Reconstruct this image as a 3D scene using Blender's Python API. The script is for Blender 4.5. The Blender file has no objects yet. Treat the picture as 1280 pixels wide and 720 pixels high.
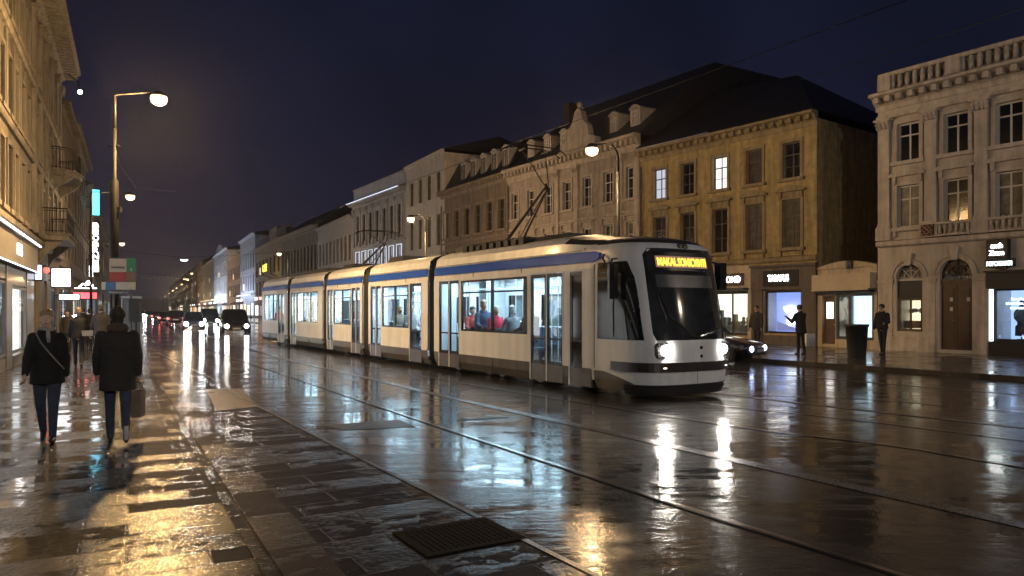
import bpy, bmesh, math, random
from math import sin, cos, pi, radians as R, atan2, sqrt
from mathutils import Vector, Matrix, Euler
random.seed(7)
SC = bpy.context.scene
COL = SC.collection

# ------------------------------------------------------------------ camera, sky, exposure
F = 924.0; CAMZ = 1.7; HOR = 387.0
cam = bpy.data.objects.new('camera', bpy.data.cameras.new('camera'))
COL.objects.link(cam); SC.camera = cam
cam.location = (0, 0, CAMZ); cam.rotation_euler = (pi/2, 0, 0)
cam.data.sensor_width = 36; cam.data.lens = 36*F/1280
cam.data.shift_y = (HOR-360)/1280
cam.data.clip_start = .05; cam.data.clip_end = 6000

W = bpy.data.worlds.new('World'); SC.world = W; W.use_nodes = True
nt = W.node_tree; nt.nodes.clear()
o = nt.nodes.new('ShaderNodeOutputWorld'); b = nt.nodes.new('ShaderNodeBackground')
tc = nt.nodes.new('ShaderNodeTexCoord'); sp = nt.nodes.new('ShaderNodeSeparateXYZ')
rp = nt.nodes.new('ShaderNodeValToRGB'); nz = nt.nodes.new('ShaderNodeTexNoise')
mx = nt.nodes.new('ShaderNodeMix'); mx.data_type = 'RGBA'; mx.blend_type = 'MULTIPLY'
nt.links.new(tc.outputs['Generated'], sp.inputs[0]); nt.links.new(sp.outputs['Z'], rp.inputs[0])
e = rp.color_ramp.elements
e[0].position = 0; e[0].color = (.0105, .0100, .0205, 1)
e[1].position = .5; e[1].color = (.0042, .0060, .0160, 1)
m_ = rp.color_ramp.elements.new(.16); m_.color = (.0080, .0085, .0195, 1)
nz.inputs['Scale'].default_value = 3.0; nz.inputs['Detail'].default_value = 6
rr = nt.nodes.new('ShaderNodeMapRange'); rr.inputs[1].default_value = .35; rr.inputs[2].default_value = .65; rr.inputs[3].default_value = .72; rr.inputs[4].default_value = 1.25
nt.links.new(tc.outputs['Generated'], nz.inputs[0]); nt.links.new(nz.outputs[0], rr.inputs[0])
mx.inputs[0].default_value = 1
nt.links.new(rp.outputs[0], mx.inputs[6]); nt.links.new(rr.outputs[0], mx.inputs[7])
nt.links.new(mx.outputs[2], b.inputs[0]); b.inputs[1].default_value = 1.0
nt.links.new(b.outputs[0], o.inputs[0])

SC.view_settings.view_transform = 'Standard'; SC.view_settings.look = 'None'
HAZE = .00035
SC.view_settings.exposure = .35; SC.view_settings.gamma = 1
SC.render.engine = 'CYCLES'
SC.cycles.use_denoising = True
SC.cycles.max_bounces = 6; SC.cycles.diffuse_bounces = 2; SC.cycles.glossy_bounces = 4
SC.cycles.transmission_bounces = 4; SC.cycles.transparent_max_bounces = 12
SC.cycles.sample_clamp_indirect = 4; SC.cycles.caustics_reflective = False; SC.cycles.caustics_refractive = False
SODIUM = (1.0, .64, .31)
LAMP_W = 1400

def G(u, v, z=0.0):
    """ground point seen at pixel (u, v) of the photograph"""
    Y = F*(CAMZ-z)/(v-HOR)
    return Vector(((u-640)/F*Y, Y, z))

# ------------------------------------------------------------------ helpers
def link(o, parent=None):
    COL.objects.link(o)
    if parent is not None: o.parent = parent
    return o

def tag(o, label=None, cat=None, group=None, kind=None):
    if label: o['label'] = label
    if cat: o['category'] = cat
    if group: o['group'] = group
    if kind: o['kind'] = kind
    return o

def empty(name, loc, rz=0, label=None, cat=None, group=None):
    o = bpy.data.objects.new(name, None); o.empty_display_size = .2
    link(o); o.location = loc; o.rotation_euler = (0, 0, rz)
    return tag(o, label, cat, group)

def copy_tree(o, parent=None):
    c = o.copy(); link(c, parent)
    for ch in [k for k in o.children]: copy_tree(ch, c)
    return c

class MB:
    def __init__(s): s.v = []; s.f = []; s.m = []
    def add(s, vs, fs, m=0, M=None):
        n = len(s.v)
        s.v += [tuple(M @ Vector(p)) if M is not None else tuple(p) for p in vs]
        s.f += [tuple(n+i for i in f) for f in fs]; s.m += [m]*len(fs)
        return s
    def box(s, x0, x1, y0, y1, z0, z1, m=0, M=None):
        return s.add([(x0,y0,z0),(x1,y0,z0),(x1,y1,z0),(x0,y1,z0),(x0,y0,z1),(x1,y0,z1),(x1,y1,z1),(x0,y1,z1)],
            [(0,3,2,1),(4,5,6,7),(0,1,5,4),(1,2,6,5),(2,3,7,6),(3,0,4,7)], m, M)
    def quad(s, a, b, c, d, m=0): return s.add([a,b,c,d], [(0,1,2,3)], m)
    def tube(s, pts, r, n=10, m=0, cap=True):
        pts = [Vector(p) for p in pts]; k = len(pts)
        rs = r if isinstance(r, (list, tuple)) else [r]*k
        vs = []; fs = []; up = None
        for i, p in enumerate(pts):
            d = (pts[min(i+1,k-1)]-pts[max(i-1,0)])
            d = d.normalized() if d.length > 1e-9 else Vector((0,0,1))
            if up is None: up = Vector((0,0,1)) if abs(d.z) < .9 else Vector((1,0,0))
            a = d.cross(up)
            if a.length < 1e-5: a = d.cross(Vector((0,1,0)))
            a.normalize(); bb = a.cross(d); up = bb
            for j in range(n):
                t = 2*pi*j/n; vs.append(p+a*cos(t)*rs[i]+bb*sin(t)*rs[i])
        for i in range(k-1):
            for j in range(n):
                j2 = (j+1) % n; fs.append((i*n+j, i*n+j2, (i+1)*n+j2, (i+1)*n+j))
        if cap: fs.append(tuple(range(n))[::-1]); fs.append(tuple((k-1)*n+j for j in range(n)))
        return s.add(vs, fs, m)
    def ball(s, c, r, n=12, k=8, m=0, M=None):
        rx, ry, rz = r if isinstance(r, (list, tuple)) else (r, r, r)
        vs = []; fs = []
        for i in range(k+1):
            a = pi*i/k
            for j in range(n):
                t = 2*pi*j/n
                vs.append((c[0]+rx*sin(a)*cos(t), c[1]+ry*sin(a)*sin(t), c[2]+rz*cos(a)))
        for i in range(k):
            for j in range(n):
                j2 = (j+1) % n; fs.append((i*n+j, (i+1)*n+j, (i+1)*n+j2, i*n+j2))
        return s.add(vs, fs, m, M)
    def capsule(s, p0, p1, r0, r1, n=12):
        p0 = Vector(p0); p1 = Vector(p1); s.ball(p0, r0, n, 8); s.ball(p1, r1, n, 8)
        s.tube([p0, p1], [r0, r1], n)
        return s
    def lathe(s, prof, n=16, c=(0,0,0), m=0):
        vs = []; fs = []
        for r, z in prof:
            for j in range(n):
                t = 2*pi*j/n; vs.append((c[0]+r*cos(t), c[1]+r*sin(t), c[2]+z))
        for i in range(len(prof)-1):
            for j in range(n):
                j2 = (j+1) % n; fs.append((i*n+j, i*n+j2, (i+1)*n+j2, (i+1)*n+j))
        return s.add(vs, fs, m)
    def prismx(s, prof, x0, x1, m=0):
        n = len(prof)
        vs = [(x0,y,z) for y,z in prof]+[(x1,y,z) for y,z in prof]
        fs = [(i, (i+1) % n, n+(i+1) % n, n+i) for i in range(n)]
        fs += [tuple(range(n))[::-1], tuple(range(n, 2*n))]
        return s.add(vs, fs, m)
    def prismy(s, prof, y0, y1, m=0):
        n = len(prof)
        vs = [(x,y0,z) for x,z in prof]+[(x,y1,z) for x,z in prof]
        fs = [(i, (i+1) % n, n+(i+1) % n, n+i) for i in range(n)]
        fs += [tuple(range(n))[::-1], tuple(range(n, 2*n))]
        return s.add(vs, fs, m)
    def prismz(s, prof, z0, z1, m=0):
        n = len(prof)
        vs = [(x,y,z0) for x,y in prof]+[(x,y,z1) for x,y in prof]
        fs = [(i, (i+1) % n, n+(i+1) % n, n+i) for i in range(n)]
        fs += [tuple(range(n))[::-1], tuple(range(n, 2*n))]
        return s.add(vs, fs, m)
    def mesh(s, name, mats, smooth=False):
        me = bpy.data.meshes.new(name); me.from_pydata(s.v, [], s.f)
        for m in (mats if isinstance(mats, (list, tuple)) else [mats]): me.materials.append(m)
        if any(s.m): me.polygons.foreach_set('material_index', s.m)
        if smooth: me.polygons.foreach_set('use_smooth', [True]*len(s.f))
        me.update()
        bm = bmesh.new(); bm.from_mesh(me)
        bmesh.ops.recalc_face_normals(bm, faces=bm.faces); bm.to_mesh(me); bm.free()
        return me
    def build(s, name, mats, parent=None, smooth=False, loc=None, rot=None):
        o = bpy.data.objects.new(name, s.mesh(name, mats, smooth)); link(o, parent)
        if loc is not None: o.location = loc
        if rot is not None: o.rotation_euler = rot
        return o

def inst(name, me, parent=None, loc=(0,0,0), rot=(0,0,0)):
    o = bpy.data.objects.new(name, me); link(o, parent); o.location = loc; o.rotation_euler = rot
    return o

def smooth_angle(o, deg=40):
    me = o.data
    me.polygons.foreach_set('use_smooth', [True]*len(me.polygons))
    bm = bmesh.new(); bm.from_mesh(me)
    for e in bm.edges:
        if len(e.link_faces) == 2 and e.calc_face_angle(0) > R(deg): e.smooth = False
    bm.to_mesh(me); bm.free()
    return o

def apply_mods(o, mods):
    """bake modifiers into the mesh"""
    for t, kw in mods:
        m = o.modifiers.new(t, t)
        for k, v in kw.items(): setattr(m, k, v)
    dg = bpy.context.evaluated_depsgraph_get(); dg.update()
    me = bpy.data.meshes.new_from_object(o.evaluated_get(dg))
    o.modifiers.clear(); old = o.data; name = old.name
    mats = list(old.materials); o.data = me
    bpy.data.meshes.remove(old); me.name = name
    if not me.materials:
        for m in mats: me.materials.append(m)
    return o

def textmesh(body, size, mat, extrude=.01, fit=None):
    cu = bpy.data.curves.new('lettering', 'FONT'); cu.body = body; cu.size = size; cu.extrude = extrude
    cu.align_x = 'CENTER'; cu.align_y = 'CENTER'; cu.offset = .012*size
    ob = bpy.data.objects.new('lettering', cu); COL.objects.link(ob)
    dg = bpy.context.evaluated_depsgraph_get(); dg.update()
    me = bpy.data.meshes.new_from_object(ob.evaluated_get(dg))
    bpy.data.objects.remove(ob); bpy.data.curves.remove(cu)
    if fit:
        xs = [v.co.x for v in me.vertices]; ys = [v.co.y for v in me.vertices]
        sx = fit[0]/(max(xs)-min(xs)); sy = fit[1]/(max(ys)-min(ys))
        cx = (max(xs)+min(xs))/2; cy = (max(ys)+min(ys))/2
        for v in me.vertices: v.co.x = (v.co.x-cx)*sx; v.co.y = (v.co.y-cy)*sy
    me.materials.clear(); me.materials.append(mat)
    return me

# ------------------------------------------------------------------ materials
MATS = {}
def mat(name, col=(.5,.5,.5), rough=.6, metal=0, var=.25, scale=3.0, bump=0, bscale=40, emit=None, es=0, coat=0, stain=0, varr=0, alpha=1):
    if name in MATS: return MATS[name]
    m = bpy.data.materials.new(name); m.use_nodes = True; t = m.node_tree; N = t.nodes; L = t.links
    p = N['Principled BSDF']
    p.inputs['Roughness'].default_value = rough; p.inputs['Metallic'].default_value = metal
    p.inputs['Base Color'].default_value = (*col, 1)
    p.inputs['Coat Weight'].default_value = coat; p.inputs['Coat Roughness'].default_value = .08
    if var or bump or stain:
        c = N.new('ShaderNodeTexCoord')
        n1 = N.new('ShaderNodeTexNoise'); n1.inputs['Scale'].default_value = scale; n1.inputs['Detail'].default_value = 6
        n1.inputs['Roughness'].default_value = .65
        L.new(c.outputs['Object'], n1.inputs[0])
        mr = N.new('ShaderNodeMapRange'); mr.inputs[1].default_value = .3; mr.inputs[2].default_value = .7
        mr.inputs[3].default_value = 1-var; mr.inputs[4].default_value = 1+var*.6
        L.new(n1.outputs[0], mr.inputs[0])
        mm = N.new('ShaderNodeMix'); mm.data_type = 'RGBA'; mm.blend_type = 'MULTIPLY'; mm.inputs[0].default_value = 1
        mm.inputs[6].default_value = (*col, 1); L.new(mr.outputs[0], mm.inputs[7])
        out = mm.outputs[2]
        if stain:
            mp = N.new('ShaderNodeMapping'); mp.inputs['Scale'].default_value = (5, 5, .45)
            n2 = N.new('ShaderNodeTexNoise'); n2.inputs['Scale'].default_value = 1.0; n2.inputs['Detail'].default_value = 5
            L.new(c.outputs['Object'], mp.inputs[0]); L.new(mp.outputs[0], n2.inputs[0])
            r2 = N.new('ShaderNodeMapRange'); r2.inputs[1].default_value = .4; r2.inputs[2].default_value = .65
            r2.inputs[3].default_value = 1; r2.inputs[4].default_value = 1-stain
            L.new(n2.outputs[0], r2.inputs[0])
            m3 = N.new('ShaderNodeMix'); m3.data_type = 'RGBA'; m3.blend_type = 'MULTIPLY'; m3.inputs[0].default_value = 1
            L.new(out, m3.inputs[6]); L.new(r2.outputs[0], m3.inputs[7]); out = m3.outputs[2]
        L.new(out, p.inputs['Base Color'])
        if varr:
            r3 = N.new('ShaderNodeMapRange'); r3.inputs[1].default_value = .35; r3.inputs[2].default_value = .65
            r3.inputs[3].default_value = max(.02, rough-varr); r3.inputs[4].default_value = rough+varr
            L.new(n1.outputs[0], r3.inputs[0]); L.new(r3.outputs[0], p.inputs['Roughness'])
        if bump:
            n4 = N.new('ShaderNodeTexNoise'); n4.inputs['Scale'].default_value = bscale; n4.inputs['Detail'].default_value = 4
            L.new(c.outputs['Object'], n4.inputs[0])
            bp = N.new('ShaderNodeBump'); bp.inputs['Strength'].default_value = bump; bp.inputs['Distance'].default_value = .02
            L.new(n4.outputs[0], bp.inputs['Height']); L.new(bp.outputs[0], p.inputs['Normal'])
    if emit:
        p.inputs['Emission Color'].default_value = (*emit, 1); p.inputs['Emission Strength'].default_value = es
    MATS[name] = m
    return m

def emis(name, col, s):
    if name in MATS: return MATS[name]
    m = mat(name, (.6,.6,.6), .4, var=0, emit=col, es=s); return m

def glass(name, tint=(.9,.95,1), mixf=.12, rough=.02):
    if name in MATS: return MATS[name]
    m = bpy.data.materials.new(name); m.use_nodes = True; t = m.node_tree; N = t.nodes; L = t.links
    N.clear(); o = N.new('ShaderNodeOutputMaterial'); tr = N.new('ShaderNodeBsdfTransparent'); gl = N.new('ShaderNodeBsdfGlossy')
    tr.inputs[0].default_value = (*tint, 1); gl.inputs['Roughness'].default_value = rough
    fr = N.new('ShaderNodeFresnel'); fr.inputs[0].default_value = 1.5
    ad = N.new('ShaderNodeMath'); ad.operation = 'ADD'; ad.inputs[1].default_value = mixf-.04; ad.use_clamp = True
    ms = N.new('ShaderNodeMixShader')
    c = N.new('ShaderNodeTexCoord'); n1 = N.new('ShaderNodeTexNoise'); n1.inputs['Scale'].default_value = 1.6
    bp = N.new('ShaderNodeBump'); bp.inputs['Strength'].default_value = .05; bp.inputs['Distance'].default_value = .05
    L.new(c.outputs['Object'], n1.inputs[0]); L.new(n1.outputs[0], bp.inputs['Height']); L.new(bp.outputs[0], gl.inputs['Normal'])
    gm = N.new('ShaderNodeNewGeometry'); iv = N.new('ShaderNodeMath'); iv.operation = 'SUBTRACT'; iv.inputs[0].default_value = 1
    mu = N.new('ShaderNodeMath'); mu.operation = 'MULTIPLY'; L.new(gm.outputs['Backfacing'], iv.inputs[1])
    L.new(ad.outputs[0], mu.inputs[0]); L.new(iv.outputs[0], mu.inputs[1])
    L.new(fr.outputs[0], ad.inputs[0]); L.new(mu.outputs[0], ms.inputs[0]); L.new(tr.outputs[0], ms.inputs[1]); L.new(gl.outputs[0], ms.inputs[2])
    L.new(ms.outputs[0], o.inputs[0]); MATS[name] = m
    return m

def wet_ground(name, kind, base=(.05,.045,.04), bw=.9, rh=.42, rlo=.10, rhi=.42, pud=.5, bumpk=1.0, gwet=.08, wave=1.0, gf=22):
    """wet stone slabs ('slab') or wet asphalt ('asphalt'): a water film over a rough base, with puddled and merely damp places"""
    m = bpy.data.materials.new(name); m.use_nodes = True; t = m.node_tree; N = t.nodes; L = t.links
    p = N['Principled BSDF']; c = N.new('ShaderNodeTexCoord').outputs['Object']
    def noise(s, d=4, r=.6, vec=c, dist=0):
        n = N.new('ShaderNodeTexNoise'); n.inputs['Scale'].default_value = s; n.inputs['Detail'].default_value = d
        n.inputs['Roughness'].default_value = r; n.inputs['Distortion'].default_value = dist; L.new(vec, n.inputs[0]); return n.outputs[0]
    def mr(x, a, b, lo, hi):
        n = N.new('ShaderNodeMapRange'); L.new(x, n.inputs[0])
        for i, v in enumerate((a, b, lo, hi)): n.inputs[i+1].default_value = v
        return n.outputs[0]
    def math_(op, a, b):
        n = N.new('ShaderNodeMath'); n.operation = op
        for i, v in enumerate((a, b)):
            if isinstance(v, (int, float)): n.inputs[i].default_value = v
            else: L.new(v, n.inputs[i])
        return n.outputs[0]
    def mul(a, b):
        n = N.new('ShaderNodeMix'); n.data_type = 'RGBA'; n.blend_type = 'MULTIPLY'; n.inputs[0].default_value = 1
        if isinstance(a, tuple): n.inputs[6].default_value = (*a, 1)
        else: L.new(a, n.inputs[6])
        L.new(b, n.inputs[7]); return n.outputs[2]
    big = noise(.35, 3, .55, dist=.6)
    mid = noise(1.7, 5, .65)
    fine = noise(90, 3, .7)
    # streaky dampness, stretched across the street
    mp = N.new('ShaderNodeMapping'); mp.inputs['Scale'].default_value = (.7, 2.6, 1); L.new(c, mp.inputs[0])
    streak = noise(1.3, 5, .7, mp.outputs[0])
    colr = mul(base, mr(mid, .3, .7, .7, 1.35))
    colr = mul(colr, mr(fine, .3, .7, .7, 1.3))
    wet = math_('ADD', math_('MULTIPLY', big, .32), math_('ADD', math_('MULTIPLY', streak, .4), math_('MULTIPLY', mid, .28)))
    h = None
    if kind == 'slab':
        br = N.new('ShaderNodeTexBrick'); L.new(c, br.inputs[0]); br.offset = .37; br.squash = 1
        for k, v in (('Scale', 1), ('Mortar Size', .012), ('Mortar Smooth', .3), ('Bias', 0), ('Brick Width', bw), ('Row Height', rh)):
            br.inputs[k].default_value = v
        br.inputs['Color1'].default_value = (0,0,0,1); br.inputs['Color2'].default_value = (1,1,1,1); br.inputs['Mortar'].default_value = (.5,.5,.5,1)
        sep = N.new('ShaderNodeSeparateColor'); L.new(br.outputs['Color'], sep.inputs[0]); per = sep.outputs[0]
        colr = mul(colr, mr(per, 0, 1, .6, 1.3))
        colr = mul(colr, mr(br.outputs['Fac'], 0, 1, 1, .45))
        wet = math_('ADD', math_('ADD', math_('MULTIPLY', streak, .28), math_('ADD', math_('MULTIPLY', noise(5.5, 6, .7), .34), math_('MULTIPLY', big, .10))), math_('MULTIPLY', per, .28))
        # every slab lies at a slightly different tilt
        h = math_('MULTIPLY', br.outputs['Fac'], -.9)
    wetr = mr(wet, pud-.03, pud+.035, rhi, rlo)
    wetr = math_('ADD', wetr, mr(fine, .3, .7, -.03, .05))
    L.new(wetr, p.inputs['Coat Roughness']); p.inputs['Coat Weight'].default_value = 1; p.inputs['Coat IOR'].default_value = 1.38
    p.inputs['Roughness'].default_value = .6; p.inputs['Specular IOR Level'].default_value = .06
    L.new(colr, p.inputs['Base Color'])
    # relief in metres: grain of the damp stone, nearly level water where it stands, slow waviness, joints
    dry = mr(wet, pud-.035, pud+.04, 1, gwet)
    g = math_('ADD', math_('MULTIPLY', noise(gf, 3, .6), .11/gf*bumpk), math_('MULTIPLY', noise(60, 2, .6), .0014*bumpk))
    hc = math_('MULTIPLY', g, dry)
    hc = math_('ADD', hc, math_('MULTIPLY', noise(2.6, 2, .5), .0045*wave)); hc = math_('ADD', hc, math_('MULTIPLY', noise(8, 2, .5), .0013*wave))
    hb = math_('MULTIPLY', g, 1.0)
    if h is not None: hj = math_('MULTIPLY', br.outputs['Fac'], -.007); hc = math_('ADD', hc, hj); hb = math_('ADD', hb, hj)
    for hh, sock in ((hb, 'Normal'), (hc, 'Coat Normal')):
        b2 = N.new('ShaderNodeBump'); b2.inputs['Strength'].default_value = 1; b2.inputs['Distance'].default_value = 1
        L.new(hh, b2.inputs['Height']); L.new(b2.outputs[0], p.inputs[sock])
    MATS[name] = m
    return m

M_ASPH = wet_ground('wet_asphalt', 'asphalt', (.026,.022,.019), rlo=.07, rhi=.17, pud=.49, bumpk=.55, gwet=.15, wave=.8, gf=34)
M_PAVE = wet_ground('wet_paving', 'slab', (.020,.0175,.015), .80, .33, .06, .20, .465, .95, .08)
M_DARK = wet_ground('wet_dark_paving', 'slab', (.014,.0125,.011), 1.0, .38, .06, .17, .455, .8, .08)
M_FARP = wet_ground('wet_far_paving', 'slab', (.05,.043,.038), .6, .6, .07, .20, .48, .8)
M_KERB = wet_ground('wet_granite', 'slab', (.055,.046,.036), .95, .9, .08, .22, .50, .9, .15)
M_CONC = wet_ground('wet_concrete', 'asphalt', (.06,.052,.045), rlo=.14, rhi=.26, pud=.6, gwet=.4)
M_PATCH = wet_ground('damp_concrete_patch', 'asphalt', (.040,.034,.028), rlo=.16, rhi=.30, pud=.62, gwet=.5)
M_RAIL = mat('rail_steel', (.45,.42,.40), .22, 1, .3, 4)
M_GROOVE = mat('rail_groove_rubber', (.012,.012,.012), .5, var=.2)
M_BLACK = mat('black_metal', (.02,.02,.022), .45, .4, .3, 6)
M_RUB = mat('black_rubber', (.018,.018,.018), .7, 0, .3, 8)
M_POLE = mat('grey_pole_paint', (.006,.006,.007), .65, 0, .35, 5, stain=.3)
M_POLE.node_tree.nodes['Principled BSDF'].inputs['Specular IOR Level'].default_value = .2
M_GREYM = mat('dark_grey_metal', (.08,.08,.085), .4, .5, .3, 5)
M_LAMP = emis('lamp_glow', (1.0,.68,.34), 2.6)
M_LED = emis('led_lamp_glow', (.95,.97,1), 25)
M_GLASS = glass('clear_glass')
M_ROOF = mat('dark_slate', (.022,.020,.020), .55, 0, .4, 3, bump=.5, bscale=14)
M_WPANE = mat('night_window_pane', (.022,.022,.026), .08, 0, .6, 1.3, coat=.5)
M_CPANE = mat('curtained_pane', (.17,.155,.135), .5, 0, .6, 3, coat=0, stain=.65)
for m_ in (M_WPANE, M_CPANE):      # no two windows have quite the same room behind them
    t_ = m_.node_tree; p_ = t_.nodes['Principled BSDF']; src = p_.inputs['Base Color'].links[0].from_socket
    oi = t_.nodes.new('ShaderNodeObjectInfo'); mr_ = t_.nodes.new('ShaderNodeMapRange'); mr_.inputs[3].default_value = .35; mr_.inputs[4].default_value = 1.5
    mm_ = t_.nodes.new('ShaderNodeMix'); mm_.data_type = 'RGBA'; mm_.blend_type = 'MULTIPLY'; mm_.inputs[0].default_value = 1
    t_.links.new(oi.outputs['Random'], mr_.inputs[0]); t_.links.new(src, mm_.inputs[6]); t_.links.new(mr_.outputs[0], mm_.inputs[7]); t_.links.new(mm_.outputs[2], p_.inputs['Base Color'])

# ------------------------------------------------------------------ ground
def gpoly(name, pts, z, m, th, label=None, thick=None):
    c, s = cos(th), sin(th)
    loc = [(p[0]*c+p[1]*s, -p[0]*s+p[1]*c) for p in pts]
    mb = MB()
    if thick: mb.prismz(loc, z-thick, z)
    else: mb.add([(x,y,z) for x,y in loc], [tuple(range(len(loc)))])
    o = mb.build(name, m, None, rot=(0,0,th))
    o['kind'] = 'structure'
    return o
def ribbon(name, pts, w, z, m, off=0, m2=None, z2=None, h=0):
    """a strip of width w following the polyline, as one mesh"""
    mb = MB(); pts = [Vector((p[0], p[1], 0)) for p in pts]
    def side(o_):
        out = []
        for i, p in enumerate(pts):
            d = (pts[min(i+1,len(pts)-1)]-pts[max(i-1,0)]).normalized()
            out.append(p+Vector((-d.y, d.x, 0))*o_)
        return out
    def strip(o0, o1, zz, mi):
        a = side(o0); b_ = side(o1); n = len(pts)
        vs = [(p.x,p.y,zz) for p in a]+[(p.x,p.y,zz) for p in b_]
        mb.add(vs, [(i, i+1, n+i+1, n+i) for i in range(n-1)], mi)
    strip(off-w/2, off+w/2, z, 0)
    mats = [m]
    if m2 is not None:
        strip(off+w/2, off+w/2+.028, z2 if z2 is not None else z-.002, 1)
        strip(off-w/2-.012, off-w/2, z-.003, 1); mats.append(m2)
    o = mb.build(name, mats); o['kind'] = 'structure'
    return o
def spline(pts, n=12):
    P = [Vector((p[0],p[1],0)) for p in pts]; P = [2*P[0]-P[1]]+P+[2*P[-1]-P[-2]]; out = []
    for i in range(1, len(P)-2):
        for k in range(n):
            t = k/n; a, b_, c, d = P[i-1:i+3]
            out.append(.5*((2*b_)+(-a+c)*t+(2*a-5*b_+4*c-d)*t*t+(-a+3*b_-3*c+d)*t**3))
    out.append(P[-2]); return out
DFAR = Vector((-sin(R(26.3)), cos(R(26.3)), 0))
def dirv(deg): return Vector((-sin(R(deg)), cos(R(deg)), 0))

# base sheet: the roadway, big enough to reach the horizon
mb = MB(); mb.add([(-2400,-200,0),(600,-200,0),(600,2000,0),(-2400,2000,0)], [(0,1,2,3)])
gr = mb.build('road', M_ASPH); gr['kind'] = 'structure'
kerb_r = [Vector((-1.07,4.72,0))-dirv(29)*26, Vector((-1.07,4.72,0)), Vector((-10.3,21.8,0))]
kerb_r.append(kerb_r[-1]+dirv(26.6)*60); kerb_r.append(kerb_r[-2]+dirv(26.4)*700)
kerb_l = [p+Vector((-.31,-.16,0)) for p in kerb_r]
far_left = [kerb_l[-1]+Vector((-40,0,0)), Vector((-60,40,0)), Vector((-40,-30,0)), kerb_l[0]+Vector((-5,-5,0))]
gpoly('pavement', kerb_l+far_left, .004, M_PAVE, R(27.5))
gpoly('kerb', kerb_r+kerb_l[::-1], .012, M_KERB, R(28.4))
# cycle strip of dark slabs between kerb and roadway
bord = [Vector((.1,5.42,0))-dirv(31.3)*22, Vector((.1,5.42,0)), Vector((-2.93,10.4,0)), Vector((-5.16,14.15,0)), Vector((-7.4,18.2,0)), Vector((-14.2,29.5,0))]
gpoly('paved_strip', bord+[kerb_r[2], kerb_r[1], kerb_r[0]], .004, M_DARK, R(30.5))
ribbon('border_stones', bord, .05, .0105, M_CONC)
# thin gutter seam on the pavement edge
ribbon('gutter_seam', [p+Vector((-.37,-.19,0)) for p in kerb_r[:4]], .08, .009, M_DARK)
# far pavement, raised behind a real kerb
fk = [Vector((12.1,17.45,0))-dirv(36)*30, Vector((12.1,17.45,0)), Vector((8.15,23.6,0)), Vector((3.9,28.9,0)), Vector((-6.5,45.5,0)), Vector((-28,84,0))]
fk.append(fk[-1]+DFAR*60); fk.append(fk[-1]+DFAR*640)
fkb = [Vector((300,600,0)), Vector((120,-20,0)), Vector((60,-25,0))]
gpoly('far_pavement', [p+Vector((.26,.12,0)) for p in fk]+fkb, .12, M_FARP, R(34), thick=.12)
gpoly('far_kerb', fk+[p+Vector((.26,.12,0)) for p in fk][::-1], .122, M_KERB, R(35), thick=.122)
# rails and strips
def px(*uv): return [G(u, v) for u, v in uv]
A = px((1128,720),(780,609.5),(390,480))
railA = [A[0]-(A[1]-A[0]).normalized()*9]+A; railA.append(A[2]+dirv(29)*22); railA.append(railA[-1]+dirv(27)*60); railA.append(railA[-1]+dirv(26.4)*300)
ribbon('tram_rail', spline(railA, 8), .055, .010, M_RAIL, 0, M_GROOVE, .007)
B = px((1280,657),(780,544.5),(490,480))
stB = [B[0]-(B[1]-B[0]).normalized()*9]+B; stB.append(B[2]+dirv(29.5)*22); stB.append(stB[-1]+dirv(27)*60)
ribbon('concrete_strip', spline(stB, 8), .20, .006, M_CONC)
C1 = px((1280,584.5),(1112,557),(831,520))
stC = [C1[0]-(C1[1]-C1[0]).normalized()*9]+C1; stC.append(C1[2]+dirv(33)*12); stC.append(stC[-1]+dirv(30)*30)
ribbon('tram_rail', spline(stC, 8), .055, .010, M_RAIL, 0, M_GROOVE, .007)
TF = Vector((.5215,-.8533,0)); TL = Vector((.8533,.5215,0)); TO = Vector((3.50,13.95,0))
for off, uvs in ((-.72, ((1280,551),(1050,523))), (.72, ((1280,516),(1080,499)))):
    pts = px(*uvs); pts = [pts[0]-(pts[1]-pts[0]).normalized()*10]+pts
    for k in (2, 12, 26): pts.append(TO-TF*k+TL*off)
    pts.append(pts[-1]+dirv(28)*60); pts.append(pts[-1]+dirv(26.4)*200)
    ribbon('tram_rail', spline(pts, 8), .055, .010, M_RAIL, 0, M_GROOVE, .007)
E1 = px((1280,535),(1000,504)); E1 = [E1[0]-(E1[1]-E1[0]).normalized()*10]+E1+[E1[1]+dirv(36)*3]
ribbon('concrete_strip', spline(E1, 8), .16, .006, M_CONC)
E2 = px((1280,494),(940,466)); E2 = [E2[0]-(E2[1]-E2[0]).normalized()*10]+E2+[E2[1]+dirv(36)*10]
ribbon('concrete_strip', spline(E2, 8), .14, .006, M_CONC)
# patches let into the surface
gpoly('concrete_patch', px((256,487),(302,486),(322,508),(272,514)), .0062, M_PATCH, R(29))
gpoly('concrete_patch', px((400,532),(498,525),(521,534),(430,538)), .0055, M_PATCH, R(31))
gpoly('joint_seam', px((570,525),(635,521),(636,522.2),(572,526.3)), .0055, M_GROOVE, R(31))

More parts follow.
